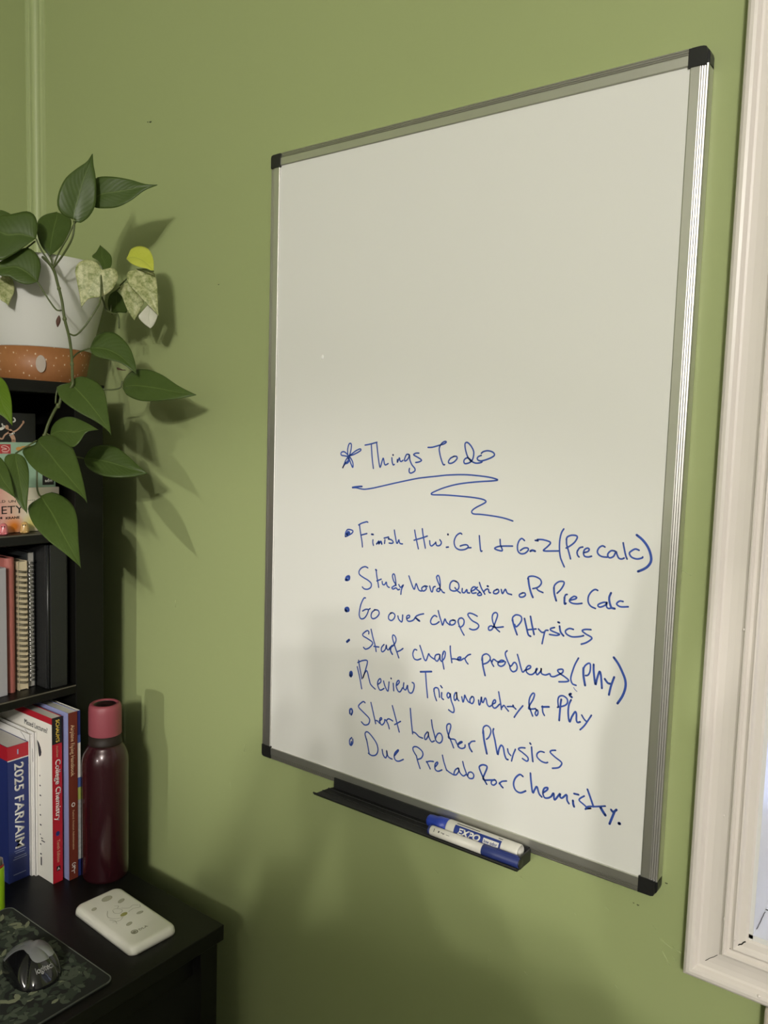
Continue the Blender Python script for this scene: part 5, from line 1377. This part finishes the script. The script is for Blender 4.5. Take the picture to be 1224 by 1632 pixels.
for pts in ([(-0.1630, 0.0260), (-0.1660, 0.0275), (-0.1690, 0.0255), (-0.1670, 0.0220), (-0.1640, 0.0190), (-0.1660, 0.0150), (-0.1700, 0.0150)], [(-0.1650, 0.0240), (-0.1655, 0.0150), (-0.1650, 0.0095)], [(-0.1690, 0.0205), (-0.1635, 0.0215)]):
    add_ribbon(bm, catmull([Vector((xs + 0.0003, y, d0 + z)) for y, z in pts], 5), 0.0013, Y, Z, Vector((0.0002, 0, 0)))
obj('script_emblem', bm, WHITEPRINT, sp)
# thin striped book
xs = -0.2765
t, fr, sp, bk = book('thin booklet with striped navy, white and green spine, beside the maroon bottle', xs, 0.21, -0.1578, -0.1522, 0.2790, (WHITEPRINT, NAVY, WHITEPRINT))
def band(n, m, za, zb):
    box(n, xs, xs + 0.0004, -0.1578, -0.1522, d0 + za, d0 + zb, m, sp)
band('blue_band', mat('mid_blue_print', rgb(75, 95, 160), 0.5), 0.2255, 0.2385)
band('white_band', WHITEPRINT, 0.1675, 0.2255)
band('blue_band', MATS['mid_blue_print'], 0.1510, 0.1675)
band('lime_band', mat('lime_print', rgb(170, 180, 95), 0.5), 0.1300, 0.1510)
band('pale_band', mat('pale_grey_print', (0.42, 0.42, 0.42), 0.5, var=0.5, vscale=150), 0.0290, 0.1300)

# ------------------------------------------------------------------ bottle
BC = (-0.2500, -0.1240, DT + 0.0003)
bt = thing('water_bottle', 'tall glossy maroon water bottle with rose pink cap beside the books', 'bottle', BC)
MAROON = mat('maroon_lacquer', (0.030, 0.0055, 0.0085), 0.27, metal=0.2, coat=0.35, spec=0.45)
bm = bmesh.new()
add_lathe(bm, [(0.0330, 0.0), (0.0355, 0.0015), (0.0366, 0.006), (0.0366, 0.190), (0.0362, 0.197), (0.0350, 0.204), (0.0330, 0.2105), (0.0303, 0.2160), (0.0276, 0.2205), (0.0264, 0.2240)], BC, 64)
obj('body', bm, MAROON, bt, smooth=True)
bm = bmesh.new()
add_lathe(bm, [(0.0262, 0.2240), (0.0258, 0.2262), (0.0256, 0.2400)], BC, 64)
obj('neck', bm, mat('dark_brown_neck', (0.018, 0.012, 0.009), 0.55, spec=0.25), bt, smooth=True)
bm = bmesh.new()
add_lathe(bm, [(0.0240, 0.2395), (0.0257, 0.2400), (0.0259, 0.2408), (0.0258, 0.2780), (0.0254, 0.2840), (0.0240, 0.2885), (0.0215, 0.2905), (0.0190, 0.2900), (0.0172, 0.2880)], BC, 64, cap1=False)
obj('cap', bm, mat('rose_cap_plastic', rgb(138, 66, 76), 0.5), bt, smooth=True)
bm = bmesh.new()
add_lathe(bm, [(0.0173, 0.2884), (0.0168, 0.2872), (0.0120, 0.2868), (0.0060, 0.2872), (0.0003, 0.2875)], BC, 48, cap0=False)
obj('cap_inset', bm, mat('dark_cap_inset', (0.010, 0.004, 0.005), 0.3), bt, smooth=True)

# ------------------------------------------------------------------ lighter
LC = (-0.2845, -0.2905, DT + 0.0003)
lg = thing('lighter', 'lime green pocket lighter standing on the desk by the navy book', 'lighter', LC)
def ell(bm, prof, c, kx, ky, n=32):
    rings = [[bm.verts.new((c[0] + kx * r * math.cos(2 * math.pi * i / n), c[1] + ky * r * math.sin(2 * math.pi * i / n), c[2] + h)) for i in range(n)] for r, h in prof]
    for a, b in zip(rings, rings[1:]):
        for i in range(n):
            bm.faces.new((a[i], a[(i + 1) % n], b[(i + 1) % n], b[i]))
    bm.faces.new(rings[0][::-1]); bm.faces.new(rings[-1])
bm = bmesh.new(); ell(bm, [(0.94, 0), (1.0, 0.0015), (1.0, 0.066), (0.97, 0.067)], LC, 0.0070, 0.0135); obj('body', bm, mat('lime_plastic', rgb(150, 195, 30), 0.25, coat=0.3), lg, smooth=True)
bm = bmesh.new(); ell(bm, [(0.93, 0.067), (0.95, 0.0675), (0.95, 0.0705), (0.90, 0.071)], LC, 0.0070, 0.0135); obj('collar', bm, mat('red_plastic', rgb(150, 45, 35), 0.4), lg, smooth=True)
bm = bmesh.new(); ell(bm, [(0.86, 0.071), (0.88, 0.0715), (0.84, 0.0800), (0.60, 0.0830)], LC, 0.0070, 0.0135); obj('metal_guard', bm, mat('dull_steel', (0.40, 0.38, 0.35), 0.35, metal=1.0), lg, smooth=True)
bm = bmesh.new()
add_lathe(bm, [(0.0035, -0.003), (0.0038, -0.0025), (0.0038, 0.0025), (0.0035, 0.003)], (LC[0], LC[1] - 0.003, LC[2] + 0.0820), 24, (Y, Z, X)); obj('spark_wheel', bm, mat('dark_steel', (0.10, 0.10, 0.10), 0.4, metal=1.0), lg)

# ------------------------------------------------------------------ mouse pad and mouse
PM = mat('dark_pad_cloth', rgb(24, 27, 24), 0.8, var=0.3, vscale=30)
pad = thing('mouse_pad', 'dark mouse pad printed with small green leaves on the black desk', 'mouse pad', (-0.14, -0.42, DT + 0.0002))
def round_rect(x0, x1, y0, y1, r, n=8):
    pts = []
    for cx, cy, a0 in ((x1 - r, y1 - r, 0), (x0 + r, y1 - r, 90), (x0 + r, y0 + r, 180), (x1 - r, y0 + r, 270)):
        for k in range(n + 1):
            a = math.radians(a0 + 90 * k / n)
            pts.append((cx + r * math.cos(a), cy + r * math.sin(a)))
    return pts
px0, px1, py0, py1 = -0.276, -0.0125, -0.62, -0.2725
bm = bmesh.new()
add_poly(bm, [(x, y, DT + 0.0002) for x, y in round_rect(px0, px1, py0, py1, 0.011)], 0.0030, Z)
obj('pad', bm, PM, pad)
bm = bmesh.new()
rim = [Vector((x, y, DT + 0.0026)) for x, y in round_rect(px0 + 0.0004, px1 - 0.0004, py0 + 0.0004, py1 - 0.0004, 0.011)]
add_tube(bm, rim + [rim[0]], 0.0011, 6)
obj('stitched_edge', bm, mat('grey_stitching', rgb(95, 98, 92), 0.8), pad, smooth=True)
rl = random.Random(11)
LEAFG = [mat('leaf_print_pale', rgb(122, 126, 100), 0.8), mat('leaf_print_mid', rgb(72, 80, 66), 0.8), mat('leaf_print_dark', rgb(46, 54, 44), 0.8)]
bm = bmesh.new()
zt = DT + 0.00322
for i in range(1150):
    sx_, sy_ = rl.uniform(px0 + 0.012, px1 - 0.012), rl.uniform(py0 + 0.012, py1 - 0.012)
    base = rl.uniform(0, 6.28)
    mi = rl.choices((0, 1, 2), (0.10, 0.34, 0.56))[0]
    for q in range(rl.choice((1, 2, 2))):
        a = base + q * 1.25
        ln, wd = rl.uniform(0.011, 0.019), rl.uniform(0.0024, 0.0040)
        d, sd = Vector((math.cos(a), math.sin(a), 0)), Vector((-math.sin(a), math.cos(a), 0))
        z = zt + 0.0000004 * (i * 3 + q) + (2 - mi) * 0.0003
        o_ = Vector((sx_, sy_, z))
        pts = [o_, o_ + d * ln * 0.3 + sd * wd, o_ + d * ln * 0.7 + sd * wd * 0.9, o_ + d * ln, o_ + d * ln * 0.7 - sd * wd * 0.9, o_ + d * ln * 0.3 - sd * wd]
        if any(not (px0 + 0.003 < p.x < px1 - 0.003 and py0 + 0.003 < p.y < py1 - 0.003) for p in pts):
            continue
        bm.faces.new([bm.verts.new(p) for p in pts]).material_index = mi
o = obj('leaf_print', bm, LEAFG, pad, recalc=False)

MC = Vector((-0.1120, -0.3325, DT + 0.0034))
ms_ = thing('computer_mouse', 'black computer mouse with silver grey top on the leaf print pad', 'mouse', MC)
yaw = math.radians(-8)
ca, sa = math.cos(yaw), math.sin(yaw)
def mpt(u, v, h):
    return MC + Vector((u * ca - v * sa, u * sa + v * ca, h))
LNG, WID, HGT = 0.049, 0.0315, 0.033
def mshell(u, v):
    """height of the mouse at (u, v) in -1..1: high towards the palm end (+u)"""
    ru = max(0.0, 1 - abs(u) ** 2.3)
    rv = max(0.0, 1 - abs(v) ** 2.4)
    return HGT * (0.74 + 0.26 * math.cos((u - 0.05) * 1.4)) * (ru ** 0.66) * (rv ** 0.45)
def mgrid(bm, u0, u1, v0, v1, nu, nv, lift, inside):
    ids = {}
    for i in range(nu + 1):
        for j in range(nv + 1):
            a = u0 + (u1 - u0) * i / nu
            b = v0 + (v1 - v0) * j / nv
            r = 1.0
            ids[i, j] = (a, b)
    vs = {}
    def V(i, j):
        if (i, j) not in vs:
            a, b = ids[i, j]
            wfac = 0.86 + 0.14 * math.sqrt(max(0, 1 - a * a))
            # superellipse outline
            mx = max(abs(a), abs(b))
            if mx > 0:
                nrm = (abs(a) ** 3.2 + abs(b) ** 3.2) ** (1 / 3.2)
                a2, b2 = a * mx / nrm, b * mx / nrm
            else:
                a2, b2 = a, b
            vs[i, j] = bm.verts.new(mpt(a2 * LNG, b2 * WID * wfac, 0.002 + mshell(a, b) + lift))
        return vs[i, j]
    for i in range(nu):
        for j in range(nv):
            a = (ids[i, j][0] + ids[i + 1, j + 1][0]) / 2
            b = (ids[i, j][1] + ids[i + 1, j + 1][1]) / 2
            if inside(a, b):
                bm.faces.new((V(i, j), V(i + 1, j), V(i + 1, j + 1), V(i, j + 1)))
bm = bmesh.new()
mgrid(bm, -1, 1, -1, 1, 48, 36, 0.0, lambda a, b: True)
bnd = [e for e in bm.edges if e.is_boundary]
r = bmesh.ops.extrude_edge_only(bm, edges=bnd)
for v in [g for g in r['geom'] if isinstance(g, bmesh.types.BMVert)]:
    v.co.z = MC.z
bmesh.ops.holes_fill(bm, edges=[e for e in bm.edges if e.is_boundary], sides=0)
obj('shell', bm, mat('black_gloss_plastic', (0.006, 0.006, 0.007), 0.12, coat=0.5), ms_, smooth=True)
bm = bmesh.new()
def plate_in(a, b):
    if a > 0.60:
        return False
    lo = -0.93 if a < -0.45 else -0.93 + 0.62 * (lambda q: q * q * (3 - 2 * q))(min(1.0, (a + 0.45) / 0.50))
    hi = 0.80 if a < 0.0 else 0.80 - 0.10 * a
    if a > 0.34:
        k = math.sqrt(max(0.0, 1 - ((a - 0.34) / 0.26) ** 2))
        lo, hi = lo + 0.30 * (1 - k), hi - 0.30 * (1 - k)
    return lo < b < hi
mgrid(bm, -0.90, 0.66, -0.95, 0.9, 140, 140, 0.0006, plate_in)
o = obj('top_plate', bm, mat('silver_grey_plastic', (0.23, 0.235, 0.245), 0.36, metal=0.3), ms_, smooth=True)
o.modifiers.new('thickness', 'SOLIDIFY').thickness = 0.0006
t = lettering('logo_lettering', 'logitech', (0, 0, 0), X, Y, 0.0062, mat('silver_logo', (0.62, 0.62, 0.62), 0.3), ms_, 0.026, 0.02, 'CENTER')
off = wloc(t)
for v in t.data.vertices:
    p = v.co + off
    # read along +v (to the right seen from the palm side), stacked down the palm
    vv, uu = p.x / WID + 0.12, 0.80 - p.y / LNG * 0.9
    mx = max(abs(uu), abs(vv)); nrm_ = (abs(uu) ** 3.2 + abs(vv) ** 3.2) ** (1 / 3.2)
    wf = 0.86 + 0.14 * math.sqrt(max(0, 1 - uu * uu))
    v.co = mpt(uu * mx / nrm_ * LNG, vv * mx / nrm_ * WID * wf, 0.0024 + mshell(uu, vv) + 0.0004) - off

# ------------------------------------------------------------------ phone case
pcn = Vector((-0.1110, -0.1865, DT + 0.0003))
case = thing('phone_case', 'white printed phone case lying back up on the black desk', 'phone case', pcn)
ang = math.radians(-3.2)
CA, SA = math.cos(ang), math.sin(ang)
def cpt(u, v, h):
    return pcn + Vector((u * CA - v * SA, u * SA + v * CA, h))
HL, HW, HH = 0.0785, 0.0390, 0.0125
CASEM = mat('white_case_plastic', (0.76, 0.745, 0.665), 0.28, var=0.02, vscale=20, coat=0.25)
bm = bmesh.new()
layers = [(0.0, 0.0000, 0.011), (0.0, 0.0040, 0.012), (0.0006, 0.0075, 0.012), (0.0022, 0.0102, 0.0115), (0.0048, 0.0119, 0.010), (0.0080, 0.0125, 0.008)]
rings = []
for ins, h, r in layers:
    rings.append([(x, y, h) for x, y in round_rect(-HL + ins, HL - ins, -HW + ins, HW - ins, r)])
vr = []
for li, ring in enumerate(rings):
    row = []
    for x, y, h in ring:
        hh = h
        # open lip at the near short end, dip at the left long side for the buttons
        if li == 0 and x > HL - 0.008 and abs(y) < 0.027:
            hh = 0.0048
        if li == 0 and y < -HW + 0.004 and -0.060 < x < -0.040:
            hh = 0.003
        row.append(bm.verts.new(cpt(x, y, hh)))
    vr.append(row)
for a, b in zip(vr, vr[1:]):
    for i in range(len(a)):
        bm.faces.new((a[i], a[(i + 1) % len(a)], b[(i + 1) % len(b)], b[i]))
bm.faces.new(vr[-1])
o = obj('shell', bm, CASEM, case, smooth=True)
o.modifiers.new('thickness', 'SOLIDIFY').thickness = 0.0016
bm = bmesh.new()
pts = [cpt(x, y, 0.0015) for x, y in round_rect(-HL + 0.004, HL - 0.004, -HW + 0.004, HW - 0.004, 0.009)]
add_poly(bm, pts, 0.0035, Z)
obj('lining', bm, mat('grey_lining', (0.20, 0.195, 0.21), 0.6), case)
GREYP = mat('grey_print', rgb(140, 138, 118), 0.5)
GREYP2 = mat('pale_grey_olive_print', rgb(172, 170, 150), 0.5)
def oval(bm, u, v, ru, rv, rot=0.0, n=18):
    c_, s_ = math.cos(rot), math.sin(rot)
    return [cpt(u + ru * math.cos(a) * c_ - rv * math.sin(a) * s_, v + ru * math.cos(a) * s_ + rv * math.sin(a) * c_, HH + 0.0001) for a in [2 * math.pi * k / n for k in range(n)]]
STONES = [(-0.0560, 0.0050, 0.0060, 0.0085, 0.2), (-0.0350, 0.0165, 0.0035, 0.0062, 0.4), (-0.0450, -0.0230, 0.0030, 0.0042, 0.5), (0.0120, 0.0185, 0.0028, 0.0050, -0.1), (0.0250, -0.0080, 0.0030, 0.0050, 0.3)]
bm = bmesh.new()
for u, v, ru, rv, rt in STONES:
    add_poly(bm, oval(bm, u, v, ru, rv, rt), 0.0001, Z)
obj('stone_print', bm, GREYP2, case)
bm = bmesh.new()
for u, v, ru, rv, rt in STONES:
    P = oval(bm, u, v, ru, rv, rt)
    add_ribbon(bm, P + [P[0]], 0.0007, X, Y, Vector((0, 0, 0.00025)))
for pts in ([(-0.026, -0.012), (-0.012, -0.020), (0.000, -0.014), (0.004, -0.004)], [(-0.018, 0.006), (-0.010, 0.014), (-0.012, 0.022), (-0.006, 0.028)], [(-0.002, 0.008), (-0.004, 0.018), (0.000, 0.026), (-0.006, 0.030)],
            [(-0.024, -0.004), (-0.020, 0.002), (-0.012, 0.004), (-0.008, -0.002), (-0.014, -0.008), (-0.022, -0.006)], [(0.004, -0.022), (0.008, -0.012), (0.004, -0.006)], [(-0.004, -0.022), (0.004, -0.018), (0.012, -0.020)], [(-0.030, 0.002), (-0.026, 0.006), (-0.022, 0.002)]):
    add_ribbon(bm, catmull([cpt(u, v, HH + 0.0001) for u, v in pts], 5), 0.0006, X, Y, Vector((0, 0, 0.00025)))
obj('line_print', bm, GREYP, case)
bm = bmesh.new()
add_poly(bm, oval(bm, -0.0015, 0.0000, 0.0040, 0.0060, 0.2), 0.00012, Z)
obj('olive_print', bm, mat('olive_print', rgb(150, 148, 85), 0.5), case)
bm = bmesh.new()
add_poly(bm, oval(bm, 0.0470, -0.0135, 0.0052, 0.0052), 0.00012, Z)
rd = obj('round_emblem', bm, GREYP, case)
bm = bmesh.new()
P = oval(bm, 0.0470, -0.0135, 0.0030, 0.0030)
add_ribbon(bm, P[:13], 0.0008, X, Y, Vector((0, 0, 0.0003)))
obj('emblem_mark', bm, CASEM, rd)
lettering('logo_lettering', 'DLA', cpt(0.0500, -0.0065, HH), cpt(0, 1, 0) - cpt(0, 0, 0), cpt(-1, 0, 0) - cpt(0, 0, 0), 0.0046, GREYP, case, 0.0135, 0.0)

# ------------------------------------------------------------------ the photographer, standing behind the camera out of view
def skinned(name, chains, m, parent, lv=2):
    """chains of (point, radius); first point of a later chain may name an earlier (chain, index)"""
    bm = bmesh.new()
    lay = bm.verts.layers.skin.verify()
    made = []
    for ch in chains:
        row = []
        for k, q in enumerate(ch):
            if k == 0 and isinstance(q[0], int):
                row.append(made[q[0]][q[1]])
                continue
            v = bm.verts.new(q[0])
            v[lay].radius = (q[1] * 1.12, (q[2] if len(q) > 2 else q[1]) * 1.12)
            if row:
                bm.edges.new((row[-1], v))
            row.append(v)
        made.append(row)
    made[0][0][lay].use_root = True
    me = bpy.data.meshes.new(name)
    bm.to_mesh(me)
    bm.free()
    me.materials.append(m)
    o = bpy.data.objects.new(name, me)
    COL.objects.link(o)
    o.parent = parent
    o.matrix_parent_inverse = Matrix.Translation(-wloc(parent))
    k = o.modifiers.new('skin', 'SKIN')
    k.use_smooth_shade = True
    s = o.modifiers.new('subdivision', 'SUBSURF')
    s.levels = s.render_levels = lv
    return o
PB = Vector((0.915, -1.235, 0.0))
FW, RT = Vector((-0.594, 0.805, 0)), Vector((0.805, 0.594, 0))
def pp(r, f, z):
    return tuple(PB + RT * r * 1.08 + FW * f + Z * z * 1.055)
per = thing('person', 'unseen person in dark clothes behind the camera holding up a phone, whose soft shadow falls under the whiteboard', 'person', PB)
SKINM = mat('skin', (0.45, 0.28, 0.20), 0.5)
body = [[(pp(0, 0, 0.84), 0.10, 0.085), (pp(0, 0.0, 0.98), 0.10, 0.08), (pp(0, 0, 1.12), 0.115, 0.085), (pp(0, 0.0, 1.24), 0.10, 0.07), (pp(0, 0.02, 1.31), 0.045), (pp(0, 0.05, 1.385), 0.066, 0.078), (pp(0, 0.055, 1.44), 0.070, 0.085), (pp(0, 0.05, 1.50), 0.050, 0.06)]]
for s in (-1, 1):
    body.append([(0, 0), (pp(s * 0.085, 0, 0.78), 0.075), (pp(s * 0.09, 0.01, 0.44), 0.050), (pp(s * 0.09, -0.01, 0.09), 0.034), (pp(s * 0.095, 0.11, 0.035), 0.03)])
    body.append([(0, 3), (pp(s * 0.15, 0.0, 1.290), 0.045), (pp(s * 0.19, 0.12, 1.06), 0.036), (pp(s * 0.095, 0.30, 1.27), 0.027), (pp(s * 0.060, 0.315, 1.34), 0.024)])
    h = len(body) - 1
    for j, (dr, ln) in enumerate(((0.004, 0.060), (-0.006, 0.068), (-0.016, 0.064), (-0.026, 0.052))):
        body.append([(h, 4), (pp(s * (0.060 + 0.010), 0.318 - 0.010 * j, 1.385), 0.009), (pp(s * 0.050, 0.312 - 0.010 * j, 1.385 + ln * 0.5), 0.008)])
    body.append([(h, 4), (pp(s * 0.045, 0.295, 1.365), 0.010), (pp(s * 0.030, 0.292, 1.395), 0.008)])
skinned('body', body, SKINM, per)
DARKC = mat('dark_jersey', (0.02, 0.02, 0.025), 0.9)
top_ = [[(pp(0, 0, 0.80), 0.118, 0.10), (pp(0, 0, 0.98), 0.118, 0.098), (pp(0, 0, 1.12), 0.130, 0.10), (pp(0, 0, 1.255), 0.130, 0.09), (pp(0, -0.01, 1.315), 0.105), (pp(0, -0.02, 1.365), 0.092)]]
for s in (-1, 1):
    top_.append([(0, 3), (pp(s * 0.15, 0.0, 1.290), 0.066), (pp(s * 0.19, 0.10, 1.09), 0.056), (pp(s * 0.105, 0.28, 1.245), 0.037)])
skinned('unseen_hoodie', top_, DARKC, per)
tr = [[(pp(0, 0, 0.86), 0.115, 0.098)]]
for s in (-1, 1):
    tr.append([(0, 0), (pp(s * 0.088, 0, 0.76), 0.090), (pp(s * 0.09, 0.01, 0.44), 0.064), (pp(s * 0.09, -0.01, 0.10), 0.052)])
skinned('unseen_trousers', tr, mat('unseen_dark_denim', (0.015, 0.02, 0.035), 0.9), per)
skinned('hair', [[(pp(0, 0.015, 1.40), 0.060), (pp(0, 0.02, 1.455), 0.078, 0.080), (pp(0, 0.045, 1.505), 0.062, 0.068), (pp(0, 0.085, 1.50), 0.040)]], mat('unseen_dark_hair', (0.012, 0.008, 0.006), 0.6), per)
ph = thing('smartphone', 'dark smartphone held up by the person, out of view behind the whiteboard picture', 'phone', pp(0, 0.33, 1.42))
ph['label'] = 'unseen dark smartphone in the hands of the unseen person facing the whiteboard'
bm = bmesh.new()
xf = Matrix.Translation(Vector(pp(0, 0.330, 1.425))) @ Matrix(((RT.x, FW.x, 0, 0), (RT.y, FW.y, 0, 0), (0, 0, 1, 0), (0, 0, 0, 1)))
add_box(bm, -0.037, 0.037, -0.004, 0.004, -0.077, 0.075, 0.003, xf=xf)
obj('case', bm, mat('unseen_dark_phone_case', (0.02, 0.02, 0.02), 0.5), ph)
